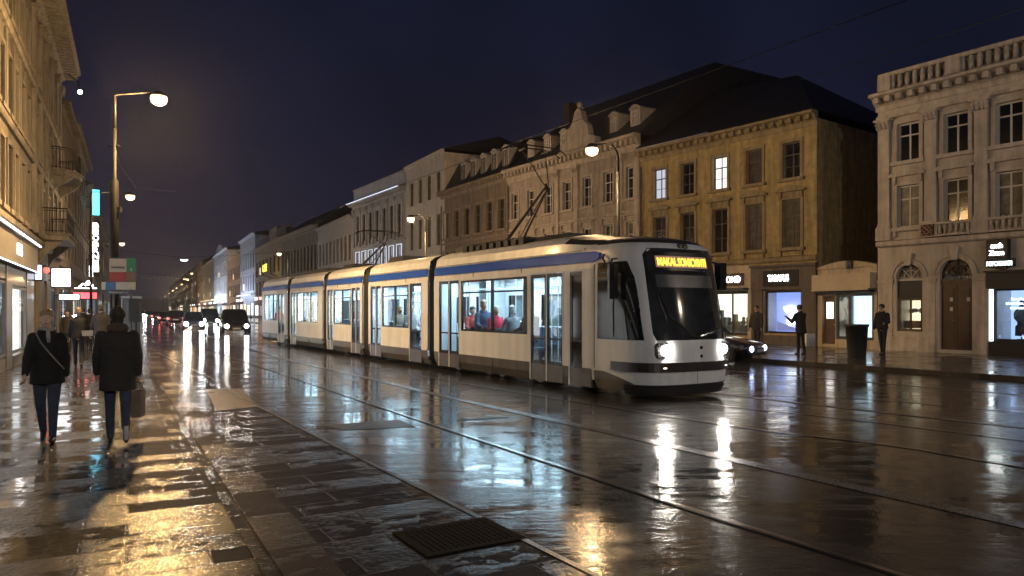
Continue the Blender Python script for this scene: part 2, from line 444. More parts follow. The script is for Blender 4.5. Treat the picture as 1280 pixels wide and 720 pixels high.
# drain grate
def grate():
    t = empty('drain_grate', G(573, 671, 0), R(31), 'black cast iron drain grate set in the dark wet paving by the roadway', 'drain grate')
    c, s = cos(R(31)), sin(R(31))
    mb = MB(); w, d = .34, .26; z0, z1 = .005, .014
    for a in ((-w-.06,w+.06,-d-.06,-d),(-w-.06,w+.06,d,d+.06),(-w-.06,-w,-d,d),(w,w+.06,-d,d)): mb.box(*a, z0, z1)
    mb.build('frame', mat('grate_iron', (.008,.0075,.007), .8, 0, .3, 8), t)
    mb = MB()
    n1, n2 = 15, 12
    for i in range(n1+1):
        x = -w+2*w*i/n1; mb.box(x-.011, x+.011, -d+.0005, d-.0005, .006, .0125)
    for j in range(n2+1):
        y = -d+2*d*j/n2; mb.box(-w+.0005, w-.0005, y-.011, y+.011, .0062, .0127)
    mb.build('grille', mat('grate_iron', (.008,.0075,.007), .8, 0, .3, 8), t)
    MB().box(-w, w, -d, d, .0045, .0056).build('pit_floor', mat('pit_water', (.03,.028,.025), .06, 0, .5, 12, coat=1), t)
grate()
MATS['grate_iron'].node_tree.nodes['Principled BSDF'].inputs['Specular IOR Level'].default_value = .08

# distant hill
mb = MB(); N_ = 60; vs = []
for i in range(N_+1):
    x = -2300+2300*i/N_; h = 55+40*sin(i*.13+.4)+9*sin(i*.7)+5*sin(i*1.9)
    vs += [(x, 1500+60*sin(i*.3), 0), (x, 1650+60*sin(i*.3), h*.75), (x, 1900, h)]
mb.add(vs, [q for i in range(N_) for q in ((3*i,3*i+3,3*i+4,3*i+1),(3*i+1,3*i+4,3*i+5,3*i+2))])
hl = mb.build('hill', mat('hill_scrub', (.03,.035,.03), .9, var=.4, scale=.02), smooth=True); hl['kind'] = 'structure'

# ------------------------------------------------------------------ building kit
def holewall(mb, L, z0, z1, holes, depth, m=0, mr=0):
    xs = sorted({0, L, *[h[0] for h in holes], *[h[1] for h in holes]})
    zs = sorted({z0, z1, *[h[2] for h in holes], *[h[3] for h in holes]})
    for i in range(len(xs)-1):
        for j in range(len(zs)-1):
            cx = (xs[i]+xs[i+1])/2; cz = (zs[j]+zs[j+1])/2
            if any(h[0] < cx < h[1] and h[2] < cz < h[3] for h in holes): continue
            mb.quad((xs[i],0,zs[j]),(xs[i+1],0,zs[j]),(xs[i+1],0,zs[j+1]),(xs[i],0,zs[j+1]), m)
    for h in holes:
        x0, x1, a, b_ = h[:4]; d = depth
        arch = len(h) > 4 and h[4]
        mb.quad((x0,0,a),(x1,0,a),(x1,d,a),(x0,d,a), mr)
        if not arch:
            mb.quad((x0,0,a),(x0,d,a),(x0,d,b_),(x0,0,b_), mr); mb.quad((x1,0,a),(x1,0,b_),(x1,d,b_),(x1,d,a), mr)
            mb.quad((x0,0,b_),(x0,d,b_),(x1,d,b_),(x1,0,b_), mr)
        else:
            r = (x1-x0)/2; cx = (x0+x1)/2; sz = b_-r; n = 14
            mb.quad((x0,0,a),(x0,d,a),(x0,d,sz),(x0,0,sz), mr); mb.quad((x1,0,a),(x1,0,sz),(x1,d,sz),(x1,d,a), mr)
            P = [(cx-r*cos(pi*i/n), sz+r*sin(pi*i/n)) for i in range(n+1)]
            for i in range(n):
                (xa,za),(xb,zb) = P[i], P[i+1]
                mb.quad((xa,0,za),(xa,d,za),(xb,d,zb),(xb,0,zb), mr)
                c = x0 if i < n/2 else x1
                mb.add([(xa,0,za),(xb,0,zb),(c,0,b_)], [(0,1,2)], m)
            mb.add([(x0,0,b_),(cx,0,b_),(x1,0,b_)][:2]+[(cx,0,b_)], [(0,1,2)], m) if False else None

_wm = {}
def win_mesh(w, h, style, m):
    k = ('f', round(w,2), round(h,2), style, m.name)
    if k in _wm: return _wm[k]
    mb = MB(); f = .06; y0, y1 = 0, .07
    mb.box(-w/2, -w/2+f, y0, y1, 0, h); mb.box(w/2-f, w/2, y0, y1, 0, h)
    mb.box(-w/2+f, w/2-f, y0, y1, 0, f); mb.box(-w/2+f, w/2-f, y0, y1, h-f, h)
    def v(x, a, b_, t=.04): mb.box(x-t/2, x+t/2, .008, .062, a, b_)
    def hz(z, t=.055): mb.box(-w/2+f, w/2-f, .004, .066, z-t/2, z+t/2)
    if style == 'cross': hz(h*.68); v(0, f, h*.68-.03, .065); v(0, h*.68+.03, h-f, .05)
    elif style == 'double': hz(h*.66); v(0, f, h*.66-.03, .06); v(0, h*.66+.03, h-f); mb.box(-w/2+f, w/2-f, .012, .058, h*.33-.012, h*.33+.012)
    elif style == 'mull': v(0, f, h-f, .06)
    _wm[k] = mb.mesh('window', m); return _wm[k]
def pane_mesh(w, h, m):
    k = ('p', round(w,2), round(h,2), m.name)
    if k not in _wm:
        mb = MB(); mb.box(-w/2+.03, w/2-.03, .03, .045, .03, h-.03); _wm[k] = mb.mesh('pane', m)
    return _wm[k]
def trim_mesh(w, h, kind, m):
    k = ('t', round(w,2), round(h,2), kind, m.name)
    if k in _wm: return _wm[k]
    mb = MB(); a = .14; p = .06
    mb.box(-w/2-a, -w/2, -p, .002, 0, h); mb.box(w/2, w/2+a, -p, .002, 0, h)
    mb.box(-w/2-a, w/2+a, -p-.002, .002, h, h+a)
    mb.box(-w/2-a-.08, w/2+a+.08, -p-.10, .002, -.14, -.002)
    z = h+a
    if kind in ('seg', 'tri', 'flat'):
        mb.box(-w/2-a+.02, w/2+a-.02, -p+.02, .002, z+.002, z+.2)
        zz = z+.2; e = w/2+a+.14
        mb.box(-e, e, -p-.14, .002, zz+.002, zz+.07)
        if kind == 'tri': mb.prismy([(-e, zz+.072), (e, zz+.072), (e, zz+.1), (0, zz+.36), (-e, zz+.1)], -p-.12, .002)
        if kind == 'seg':
            n = 10; pr = [(-e+2*e*i/n, zz+.09+.2*sin(pi*i/n)) for i in range(n+1)]
            mb.prismy([(-e, zz+.072)]+pr+[(e, zz+.072)], -p-.12, .002)
        for s in (-1, 1): mb.box(s*(w/2+a/2)-.06, s*(w/2+a/2)+.06, -p-.09, -p+.02, z-.08, zz)
        for s in (-1, 1): mb.box(s*(w/2+a/2)-.05, s*(w/2+a/2)+.05, -p-.06, .002, -.36, -.142)
    _wm[k] = mb.mesh('surround', m); return _wm[k]

def building(name, label, P, Q, H, depth, rows, wall, trimm, framem, holes=(), cat='building', group=None, extra_parts=None, reveal=.22, hd=None, z0=0, back=True):
    P = Vector((P[0],P[1],0)); Q = Vector((Q[0],Q[1],0)); L = (Q-P).length
    t = empty(name, (P.x, P.y, z0), atan2(Q.y-P.y, Q.x-P.x), label, cat, group)
    hs = list(holes)
    for r in rows:
        for x in r['xs']: hs.append((x-r['w']/2, x+r['w']/2, r['z'], r['z']+r['h'], r.get('arch', 0)))
    mb = MB(); holewall(mb, L, -.3, H, hs, reveal)
    mb.quad((0,0,-.3),(0,0,H),(0,depth,H),(0,depth,-.3)); mb.quad((L,0,-.3),(L,depth,-.3),(L,depth,H),(L,0,H))
    mb.quad((0,depth,-.3),(0,depth,H),(L,depth,H),(L,depth,-.3)); mb.quad((0,0,H),(L,0,H),(L,depth,H),(0,depth,H))
    mb.build('wall', wall, t)
    for r in rows:
        if r.get('arch'): continue
        for i, x in enumerate(r['xs']):
            pm = r['pane'] if not isinstance(r['pane'], dict) else r['pane'].get(i, r['pane']['d'])
            if r.get('flat'):
                w = inst('window', pane_mesh(r['w'], r['h'], pm), t, (x, reveal-.07, r['z'])); continue
            w = inst('window', win_mesh(r['w'], r['h'], r.get('style', 'cross'), framem), t, (x, reveal-.09, r['z']))
            inst('pane', pane_mesh(r['w'], r['h'], pm), w)
            if r.get('trim'): inst('surround', trim_mesh(r['w'], r['h'], r['trim'], trimm), w, (0, -(reveal-.09), 0))
    return t, L

def lev(a, b_, n): return [a+(b_-a)*(i+.5)/n for i in range(n)]
def cornice(t, L, z, m, out=.45, h=.5, name='cornice', dent=True, x0=-.05, xe=.05):
    mb = MB()
    mb.prismx([(.01,z-h), (-.06,z-h), (-.08,z-h*.72), (-out*.45,z-h*.5), (-out*.55,z-h*.3), (-out,z-h*.22), (-out,z-h*.05), (-out*.9,z), (.01,z)], x0, L+xe)
    if dent:
        n = max(2, int(L/.42))
        for i in range(n):
            x = L*(i+.5)/n; mb.box(x-.09, x+.09, -out*.85, -.05, z-h*.62, z-h*.28)
    return mb.build(name, m, t)
def band(t, L, z, m, out=.08, h=.16, name='ledge', x0=0):
    return MB().prismx([(.01,z), (-out*.7,z), (-out,z+h*.3), (-out,z+h), (.01,z+h*1.2)], x0, L).build(name, m, t)
def gable_roof(t, L, H, d, rise, m, over=.3, name='roof', x0=-.05, xe=.05, yr=None):
    yr = yr if yr is not None else d/2
    return MB().prismx([(-over,H+.004), (yr,H+rise), (d,H+.004)], x0, L+xe).build(name, m, t)
def dormer(t, x, y, z, w, h, m, framem, pane, roofm, parent=None):
    mb = MB(); mb.box(x-w/2, x+w/2, y, y+1.8, z, z+h)
    n = 8; pr = [(x-w/2-.08+(w+.16)*i/n, z+h+.002+.22*sin(pi*i/n)) for i in range(n+1)]
    mb.prismy(pr, y-.08, y+1.8)
    d = mb.build('dormer', m, t)
    w_ = inst('window', win_mesh(w*.62, h*.78, 'cross', framem), d, (x, y-.05, z+h*.1)); 
    return d
def downpipe(t, x, H, m):
    mb = MB(); mb.tube([(x,-.1,H-.3),(x,-.1,.3)], .05, 8)
    for z in (H*.3, H*.6, H*.85): mb.box(x-.07, x+.07, -.12, .0, z, z+.05)
    return mb.build('downpipe', m, t)

def shopfront(t, x0, x1, z0, z1, depth, es, col=(1,.97,.92), mull=1, frame=None, y=.12, goods=3, seed=0, back_es=None, name='shop_window'):
    """glazed shop window: frame > pane, showroom behind it with an added glowing back wall and goods on plinths"""
    frame = frame or M_GREYM
    mb = MB(); f = .07
    for a in ((x0,x0+f,z0,z1),(x1-f,x1,z0,z1),(x0+f,x1-f,z0,z0+f),(x0+f,x1-f,z1-f,z1)): mb.box(a[0],a[1],y-.04,y+.04,a[2],a[3])
    for i in range(mull):
        x = x0+(x1-x0)*(i+1)/(mull+1); mb.box(x-.03, x+.03, y-.03, y+.03, z0+f, z1-f)
    w = mb.build(name, frame, t)
    MB().box(x0+f*.6, x1-f*.6, y-.006, y+.006, z0+f*.6, z1-f*.6).build('pane', M_GLASS, w)
    white = mat('showroom_paint', (.72,.72,.70), .7, var=.1)
    mb = MB(); Y0, Y1 = y+.1, y+depth
    mb.quad((x0,Y0,z0),(x1,Y0,z0),(x1,Y1,z0),(x0,Y1,z0)); mb.quad((x0,Y0,z1),(x1,Y0,z1),(x1,Y1,z1),(x0,Y1,z1))
    mb.quad((x0,Y0,z0),(x0,Y1,z0),(x0,Y1,z1),(x0,Y0,z1)); mb.quad((x1,Y0,z0),(x1,Y1,z0),(x1,Y1,z1),(x1,Y0,z1))
    mb.build('showroom', white, w)
    bm_ = emis('glow_wall_%s' % '_'.join('%d' % int(c*100) for c in (*col, (back_es if back_es is not None else es))), col, back_es if back_es is not None else es)
    MB().quad((x0,Y1,z0),(x1,Y1,z0),(x1,Y1,z1),(x0,Y1,z1)).build('glow_backdrop', bm_, w)  # back wall made to glow in place of shop lamps
    rnd = random.Random(seed); mb = MB()
    for i in range(goods):
        x = x0+.25+(x1-x0-.5)*(i+.5)/goods; hh = rnd.uniform(.35, .9)
        mb.box(x-.14, x+.14, Y0+.25, Y0+.5, z0+.003, z0+hh*.5)
        mb.lathe([(.0,0),(.09,.01),(.12,.14),(.06,.26),(.09,.34),(.0,.42)], 10, (x, Y0+.37, z0+hh*.5+.002))
    if goods: mb.build('display_goods', mat('shop_goods', (.18,.17,.18), .6, var=.5, scale=8), w)
    return w
def signtext(parent, body, x, y, z, w, h, m, name='sign_lettering'):
    me = textmesh(body, 1, m, .012, (w, h)); o = inst(name, me, parent, (x, y, z), (pi/2, 0, 0)); return o
M_WHITE_SIGN = emis('white_sign_glow', (1,.98,.95), 7)
WARM = (1,.80,.45); COOL = (.72,.88,1.0)

# ---- right side, nearest first ----
stone = mat('pale_limestone', (.54,.49,.43), .75, var=.18, scale=1.2, bump=.3, bscale=22, stain=.2)
stone_t = mat('limestone_trim', (.55,.49,.43), .7, var=.25, scale=2.2, bump=.3, bscale=30, stain=.3)
white_frame = mat('white_window_paint', (.55,.53,.50), .5, var=.15)
brown_wood = mat('dark_brown_wood', (.075,.04,.025), .45, var=.4, scale=4, stain=.4)
dframe = mat('dark_window_paint', (.10,.085,.07), .5, var=.25)

P1 = Vector((14.4,29.1,0)); e1 = Vector((.559,-.829,0)); Q1 = P1+e1*13.4
bays = [1.2+1.72*i for i in range(7)]
lit_low = emis('warm_window_glow', (1,.78,.5), .9); lit_cool = emis('cool_window_glow', (.85,.95,1), 1.3)
lit_half = emis('dim_curtain_glow', (.95,.85,.7), .16); violet = emis('violet_window_glow', (.12,.10,.5), .35)
rows = [dict(xs=bays, z=7.25, w=.84, h=1.45, style='cross', pane=M_WPANE, trim='plain'),
        dict(xs=bays, z=4.72, w=.84, h=1.6, style='cross', pane={'d': M_CPANE, 1: M_WPANE}, trim='tri')]
holes = [(.75,1.72,.75,3.3,1), (2.35,3.45,.12,3.42,1), (4.0,7.4,.45,2.72), (8.2,9.3,.12,3.42,1), (10.0,12.8,.45,2.72)]
st, L = building('stone_palace', 'pale stone building with giant pilasters, arched doorway and roof balustrade beside the low shop', P1, Q1, 9.4, 12, rows, stone, stone_t, white_frame, holes)
st.location.z = .12
cornice(st, L, 9.95, stone_t, .62, .62)
band(st, L, 8.98, stone_t, .12, .14); 
band(st, L, 4.02, stone_t, .16, .2); band(st, L, 6.68+.0, stone_t, .05, .1, x0=0) if False else None
MB().box(0, L, -.05, .002, .0, .5).box(0,L,-.08,.002,.5,.56).build('plinth', stone_t, st) if False else None
def pilaster(t, x, z0, z1, w, m, y=-.12):
    mb = MB(); mb.box(x-w/2-.08, x+w/2+.08, y-.08, .002, z0, z0+.5); mb.box(x-w/2-.04, x+w/2+.04, y-.04, .002, z0+.502, z0+.62)
    mb.box(x-w/2, x+w/2, y, .002, z0+.622, z1-.46)
    mb.box(x-w/2-.02, x+w/2+.02, y-.02, .002, z1-.458, z1-.40)
    mb.prismx([(.002,z1-.398),(y-.02,z1-.398),(y-.15,z1-.08),(.002,z1-.08)], x-w/2-.03, x+w/2+.03)
    mb.box(x-w/2-.12, x+w/2+.12, y-.17, .002, z1-.078, z1)
    for s in (-1, -.33, .33, 1):
        for q, zz in enumerate((.32, .18)): mb.ball((x+s*w/2*1.05, y-.07-.04*q, z1-zz), (.055,.06,.09), 8, 6)
    return mb.build('pilaster', m, t)
for x in [.3]+[b_+.86 for b_ in bays]: pilaster(st, x, 4.26, 8.97, .42, stone_t)
for a, b_ in ((.0,.62),(1.85,2.22),(3.58,3.95)):     # ground floor piers with base and impost
    MB().box(a+.002, b_, -.06, .002, .0, .62).box(a+.02, b_-.02, -.035, .002, .6185, 2.6035).box(a+.0, b_+.02, -.08, .002, 2.602, 2.74).build('pier', stone_t, st)
MB().box(.622, 1.85, -.055, .002, 0, .55).build('apron', stone_t, st)
for x0, x1, zt in ((.75,1.72,3.3), (2.35,3.45,3.42), (8.2,9.3,3.42)):     # archivolts and keystones
    r = (x1-x0)/2; cx = (x0+x1)/2; sz = zt-r; n = 16; mb = MB()
    for ra, rb, yy in ((r, r+.12, -.05), (r+.12, r+.2, -.09)):
        for i in range(n):
            a0, a1 = pi*i/n, pi*(i+1)/n
            q = [(cx-ra*cos(a0), sz+ra*sin(a0)), (cx-rb*cos(a0), sz+rb*sin(a0)), (cx-rb*cos(a1), sz+rb*sin(a1)), (cx-ra*cos(a1), sz+ra*sin(a1))]
            mb.prismy(q, yy, .002)
    ao = mb.build('arch_moulding', stone_t, st)
    MB().prismy([(cx-.1,zt-.05),(cx+.1,zt-.05),(cx+.17,zt+.42),(cx-.17,zt+.42)], -.16, -.092).build('keystone', stone_t, ao)
# parapet balustrade
mb = MB(); mb.box(0, L, .0, .3, 9.952, 10.12); mb.box(0, L, -.02, .32, 10.662, 10.80); mb.box(0, L, .24, .29, 10.121, 10.661)
for k in range(6):
    x = .25+2.55*k; mb.box(x-.25, x+.25, -.04, .34, 10.122, 10.661)
for i in range(52):
    x = .25+2.55*(i/9.0)
    if i % 9 == 0 or (x % 2.55) > 2.4 : continue
    mb.lathe([(.05,0),(.08,.02),(.05,.07),(.09,.22),(.05,.40),(.07,.48),(.06,.539)], 8, (x, .12, 10.122))
mb.build('balustrade', stone_t, st)
def balustrade(t, x0, x1, z, m, y=-.3, h=.62):
    mb = MB(); mb.box(x0, x1, y-.07, .002, z, z+.07); mb.box(x0, x1, y-.07, y+.08, z+h-.08, z+h)
    n = int((x1-x0)/.17)
    for i in range(n):
        x = x0+(x1-x0)*(i+.5)/n; mb.lathe([(.03,0),(.055,.03),(.03,.08),(.06,.22),(.03,.38),(.05,.46)], 8, (x, y, z+.071))
    return mb.build('balustrade', m, t)
for b_ in bays[1:]: balustrade(st, b_-.58, b_+.58, 4.26, stone_t, -.22, .5)
# crest plate
mb = MB(); mb.box(-.22,.22,-.06,0,-.2,.2)
for i in range(5):
    for j in range(5):
        if (i+j) % 2: mb.ball((-.17+.085*i, -.07, -.16+.08*j), .035, 6, 4)
mb.build('crest_plate', mat('dark_bronze', (.05,.025,.03), .4, .6, .3, 9), st, loc=(2.02,-.22,4.52))
# arched shop window and door
mb = MB(); mb.box(.75,1.72,.1,.16,2.0,2.68); wb = mb.build('window_blind', M_BLACK, st)
w = shopfront(st, .78, 1.69, .78, 2.0, .9, 1.2, (1,.80,.48), 1, brown_wood, goods=0)
mb = MB(); mb.box(.8,1.67,.45,.75,.86,1.15); 
for i in range(6): mb.box(.86+.13*i, .95+.13*i, .7, .9, 1.45+.02*(i%3), 1.6+.03*(i%2))
mb.build('shelf', mat('light_wood', (.35,.2,.09), .6), w)
def fan(x0, x1, zt, zb, m, pm, t, name='fanlight'):
    r = (x1-x0)/2; cx = (x0+x1)/2; sz = zt-r; n = 14
    pr = [(x0,zb)]+[(cx-r*cos(pi*i/n), sz+r*sin(pi*i/n)) for i in range(n+1)]+[(x1,zb)]
    f = MB()
    for k in range(5):
        a = pi*(k+.0)/4; f.tube([(cx,.13,sz-.05),(cx-r*cos(a)*.98,.13,sz+r*sin(a)*.98)], .018, 6)
    f.tube([(cx-r*.55*cos(pi*i/8),.13,sz+r*.55*sin(pi*i/8)) for i in range(9)], .015, 6)
    f.box(x0, x1, .09, .17, zb, zb+.07)
    o = f.build(name, m, t); MB().prismy(pr, .16, .175).build('pane', pm, o); return o
fan(.75,1.72,3.3,2.68, white_frame, M_CPANE, st)
def panel_door(t, x0, x1, z0, z1, m, name='door', leaves=2, glass_panel=False):
    mb = MB(); n = leaves; w = (x1-x0)/n
    o = None
    for k in range(n):
        a, b_ = x0+w*k+.008, x0+w*(k+1)-.008
        mb.box(a, b_, .12, .18, z0, z1)
        H_ = z1-z0
        for q0, q1 in ((.05,.28),(.33,.62),(.67,.95)):
            mb.box(a+.07, b_-.07, .10, .1195, z0+H_*q0, z0+H_*q1); mb.box(a+.11, b_-.11, .085, .0995, z0+H_*q0+.04, z0+H_*q1-.04)
    o = mb.build(name, m, t)
    MB().ball((x0+w-.08 if n > 1 else x1-.1, .07, z0+(z1-z0)*.45), .035, 8, 6).build('handle', mat('brass', (.5,.36,.14), .3, 1, .2), o)
    return o
for a, b_ in ((2.35,3.45),(8.2,9.3)):
    panel_door(st, a, b_, .12, 2.48, brown_wood); MB().box(a, b_, .09, .2, 2.482, 2.6).build('transom', brown_wood, st)
    fan(a, b_, 3.42, 2.6, brown_wood, M_WPANE, st)
mb = MB()
for x, z in ((2.72,1.95),(2.72,1.6),(3.3,1.95)): mb.box(x-.05, x+.05, .07, .083, z-.07, z+.07)
mb.build('notice', mat('paper', (.6,.58,.55), .8), st)
# corner shop in the palace
BLU = (.42,.60,1.0)
for (a, b_) in ((4.0,7.4),(10.0,12.8)):
    w = shopfront(st, a+.12, b_-.1, .5, 2.3, 1.3, 1.0, BLU, 1, M_BLACK, goods=0, back_es=.95)
    MB().box(a-.04, b_+.04, -.16, .1, 2.3, 2.86).box(a-.08, b_+.08, -.24, .1, 2.862, 2.93).build('fascia', M_BLACK, st)
    MB().box(a, b_, -.03, .1, .0, .48).build('stall_riser', M_BLACK, st)
    MB().box(a+.0, a+.1, .0, .1, .482, 2.28).build('light_strip', emis('cool_strip', (.75,.9,1), 2.2), w)
    mb = MB()
    mb.quad((a+1.55,1.0,1.0),(a+3.0,1.0,1.0),(a+3.0,1.0,2.2),(a+1.55,1.0,2.2)); mb.build('poster', mat('dark_poster', (.05,.05,.09), .5, var=.6, scale=3), w)
    mb = MB(); mb.box(a+2.3, a+2.95, .8, .95, 1.2, 1.7); mb.box(a+2.45, a+2.75, .78, .96, 1.72, 2.15); mb.build('display_panel', emis('white_panel', (1,.98,1), 2.5), w)
    signtext(w, 'hasia\ntierdsuni\nsensn', a+.75, .35, 1.8, .75, .42, emis('sign_text_soft', (.9,.95,1), 2.0))
t = empty('mannequin', (0,0,0), 0, 'dark clothed mannequin standing inside the blue lit shop window', 'mannequin')
pw = st.matrix_basis if False else None
mb = MB(); mb.lathe([(.0,0),(.2,.02),(.19,.35),(.13,.42),(.14,.5),(.23,.62),(.24,.8),(.17,.95),(.07,1.05),(.06,1.1)], 14); mb.ball((0,0,1.16), (.08,.09,.11), 10, 8)
mn = mb.build('torso', mat('mannequin_cloth', (.02,.02,.025), .7), t, True)
MB().lathe([(.0,0),(.15,.0),(.15,.03),(.03,.04),(.03,.1),(.0,.1)], 14, (0,0,-.12)).build('stand', M_GREYM, t)
phi = atan2(e1.y, e1.x); t.rotation_euler.z = phi
loc = P1+e1*4.72+Vector((-sin(phi), cos(phi), 0))*.75; t.location = (loc.x, loc.y, .12+.53+.12)
# lit sign of the shop, bolted to the wall
sg = empty('shop_sign', (P1+e1*4.15).to_tuple(), phi, 'black box sign with white glowing lettering above the blue lit shop window', 'sign'); sg.location.z = .12
sg.location = P1+e1*4.4+Vector((sin(phi), -cos(phi), 0))*.03; sg.location.z = .12
MB().box(-.36,.30,-.28,-.02,3.32,3.98).box(-.42,.46,-.2,-.02,3.05,3.318).box(-.1,.2,-.15,-.02,2.97,3.048).build('housing', M_BLACK, sg)
signtext(sg, 'onth\nZaam', -.03, -.295, 3.65, .46, .42, M_WHITE_SIGN)
signtext(sg, 'POPCARNATI', .02, -.215, 3.16, .78, .15, emis('teal_sign_glow', (.75,1,.98), 5))
wl = empty('wall_lettering', (P1+e1*5.35+Vector((sin(phi), -cos(phi), 0))*.03).to_tuple(), phi, 'dark unlit metal letters on the stone wall right of the glowing black sign', 'lettering')
wl.location.z = .12
signtext(wl, 'KOYHA', .35, -.03, 3.2, .95, .3, M_BLACK, 'letter_row'); MB().box(-.1,.8,-.02,.0,3.02,3.04).build('rail', M_BLACK, wl)

# ---- low shop between the palace and the yellow building ----
P2 = Vector((13.2,32,0)); Q2 = P1+Vector((-.02,.02,0)); cream = mat('cream_render', (.52,.44,.33), .7, var=.18, scale=2, bump=.2, stain=.3)
yel = mat('ochre_render', (.42,.325,.155), .8, var=.35, scale=2.6, bump=.5, bscale=12, stain=.35)
ls, L = building('low_shop', 'low single storey shop with beige awning box wedged between the yellow and the stone building', P2, Q2, 3.3, 5, [], cream, cream, dframe, [(.3,1.0,.12,2.15),(1.05,2.95,.35,2.25)], reveal=.2)
ls.location.z = .12
n = 10; MB().prismy([(0,3.302)]+[(L*i/n, 3.36+.24*sin(pi*i/n)) for i in range(n+1)]+[(L,3.302)], -.05, .35).build('parapet', cream, ls)
MB().box(0.05,L-.02,-.35,-.002,2.42,3.05).box(.1,L-.06,-.42,-.352,2.36,2.44).build('awning_box', mat('beige_panel', (.50,.42,.31), .55, var=.1), ls)
MB().box(.1,L-.1,-.3,-.02,2.28,2.355).build('awning_rail', M_BLACK, ls)
d = panel_door(ls, .3, 1.0, .0, 2.1, mat('brown_door', (.10,.055,.03), .5, var=.3), 'door', 1)
MB().box(.48,.84,.06,.084,1.2,1.9).build('door_pane', emis('door_glow', (1,.97,.95), 1.6), d)
shopfront(ls, 1.1, 1.78, .4, 2.2, .42, .06, (.6,.75,.7), 0, M_GREYM, goods=0, back_es=.05, y=.04)
shopfront(ls, 1.8, 2.95, .4, 2.2, .20, 1.3, (.72,.93,1.0), 0, M_GREYM, goods=0, y=.03)
mb = MB(); mb.box(-.14,.14,-.04,0,-.16,.16); mb.build('house_number', M_BLACK, ls, loc=(1.85,-.08,3.42))
signtext(ls, 'TU', 1.85, -.135, 3.42, .17, .2, mat('grey_letters', (.3,.3,.32), .5), 'house_number_lettering')

# ---- yellow ochre building ----
PY = Vector((7,40.3,0)); eY = (P2-PY).normalized()
y5 = [1.4,3.28,5.28,7.22,9.15]
warmpane = emis('lit_curtain_glow', (.95,.95,.9), .9)
rows = [dict(xs=y5, z=7.45, w=.86, h=1.6, style='double', pane={'d': M_WPANE, 0: emis('bluish_window_glow', (.6,.75,1), .5), 2: warmpane, 3: M_CPANE}, trim='plain'),
        dict(xs=y5, z=4.35, w=.9, h=2.15, style='double', pane={'d': M_CPANE, 0: M_WPANE, 1: M_WPANE, 2: M_WPANE}, trim='seg')]
holes = [(.5,2.6,.35,2.45),(3.1,6.9,.35,2.45),(7.75,9.65,.5,2.45)]
yb, L = building('yellow_building', 'yellow ochre three storey building with five window bays and a dark hipped roof', PY, P2, 9.9, 13, rows, yel, mat('ochre_trim', (.30,.235,.14), .7, var=.3, scale=3, stain=.35), dframe, holes)
yb.location.z = .12
yt = MATS['ochre_trim']
cornice(yb, L, 10.2, yt, .5, .62); band(yb, L, 3.72, yt, .12, .22); band(yb, L, 7.0, yt, .05, .08) if False else None
MB().add([(-.1,-.5,10.204),(L+.1,-.5,10.204),(L+.1,13.1,10.204),(-.1,13.1,10.204),(-.1,5.8,14.4),(L-4.6,5.8,14.0)],
   [(0,1,5,4),(1,2,5),(2,3,4,5),(3,0,4),(0,3,2,1)]).build('roof', M_ROOF, yb)
MB().tube([(-.1,-.56,10.2),(5,-.56,10.2)], .04, 8).build('gutter', mat('zinc', (.35,.34,.33), .3, .8), yb)
downpipe(yb, .12, 9.6, M_GREYM)
# cream shop front left, dark shop front right
MB().box(-.02,7.1,-.12,-.002,2.5,3.66).box(6.92,7.12,-.1,-.002,0,2.498).box(2.65,3.05,-.1,-.002,0,2.498).box(0,.45,-.1,-.002,0,2.498).build('shop_facing', cream, yb)
MB().box(2.9,6.75,-.18,-.125,2.72,3.3).build('sign_board', brown_wood, yb)
signtext(yb, 'r HOBOND', 5.7, -.2, 3.02, 1.75, .3, M_WHITE_SIGN)
MB().box(3.2,7.0,-.55,-.13,2.5,2.6).build('canopy', M_GREYM, yb)
w = shopfront(yb, 3.15, 6.85, .4, 2.4, 1.6, 1.3, (1,.93,.66), 3, brown_wood, goods=4, seed=5, back_es=1.25)
for q in range(4): MB().box(3.5+.85*q, 4.0+.85*q, 1.0, 1.3, .42, 1.0+.2*(q%2)).box(3.55+.85*q, 3.75+.85*q, 1.05, 1.2, 1.001+.2*(q%2), 1.35+.2*(q%2)).build('stock_crate', mat('stock_%d' % (q%3), [(.3,.12,.08),(.1,.15,.2),(.3,.28,.2)][q%3], .6), w)
shopfront(yb, .55, 2.55, .4, 2.4, 1.6, 1.0, WARM, 1, brown_wood, goods=2, seed=8)
dk = mat('brown_stone_facing', (.12,.095,.08), .6, var=.25, stain=.3)
MB().box(7.14,L+.03,-.16,-.002,2.5,3.5).box(7.1,L+.06,-.26,-.002,3.502,3.62).box(7.14,7.7,-.14,-.002,.0,2.498).box(9.7,L+.02,-.14,-.002,0,2.498).box(7.702,9.698,-.08,-.002,0,.42).build('shop_surround', dk, yb)
MB().box(7.8,9.6,-.19,-.162,2.62,3.35).build('sign_board', M_BLACK, yb)
signtext(yb, 'TABAPUS', 8.6, -.21, 3.0, 1.05, .3, M_WHITE_SIGN)
w = shopfront(yb, 7.78, 9.62, .52, 2.42, .8, .8, (.30,.42,1.0), 0, M_BLACK, goods=0, back_es=.75)
mb = MB(); rnd = random.Random(4)
pr = []
for i in range(26):
    a = 2*pi*i/26; r = (.5+.22*sin(a*3+.8)+rnd.uniform(-.1,.1)); pr.append((8.85+r*1.15*cos(a), 1.35+r*.75*sin(a)))
mb.prismy(pr, .78, .80); mb.build('poster_shape', emis('poster_white', (.92,.96,1), 2.2), w)
mb = MB(); mb.prismy([(7.9,.6),(9.5,.6),(9.5,.95),(8.8,.75),(7.9,1.05)], .76, .775); mb.build('poster_band', emis('poster_blue', (.08,.12,.45), .6), w)

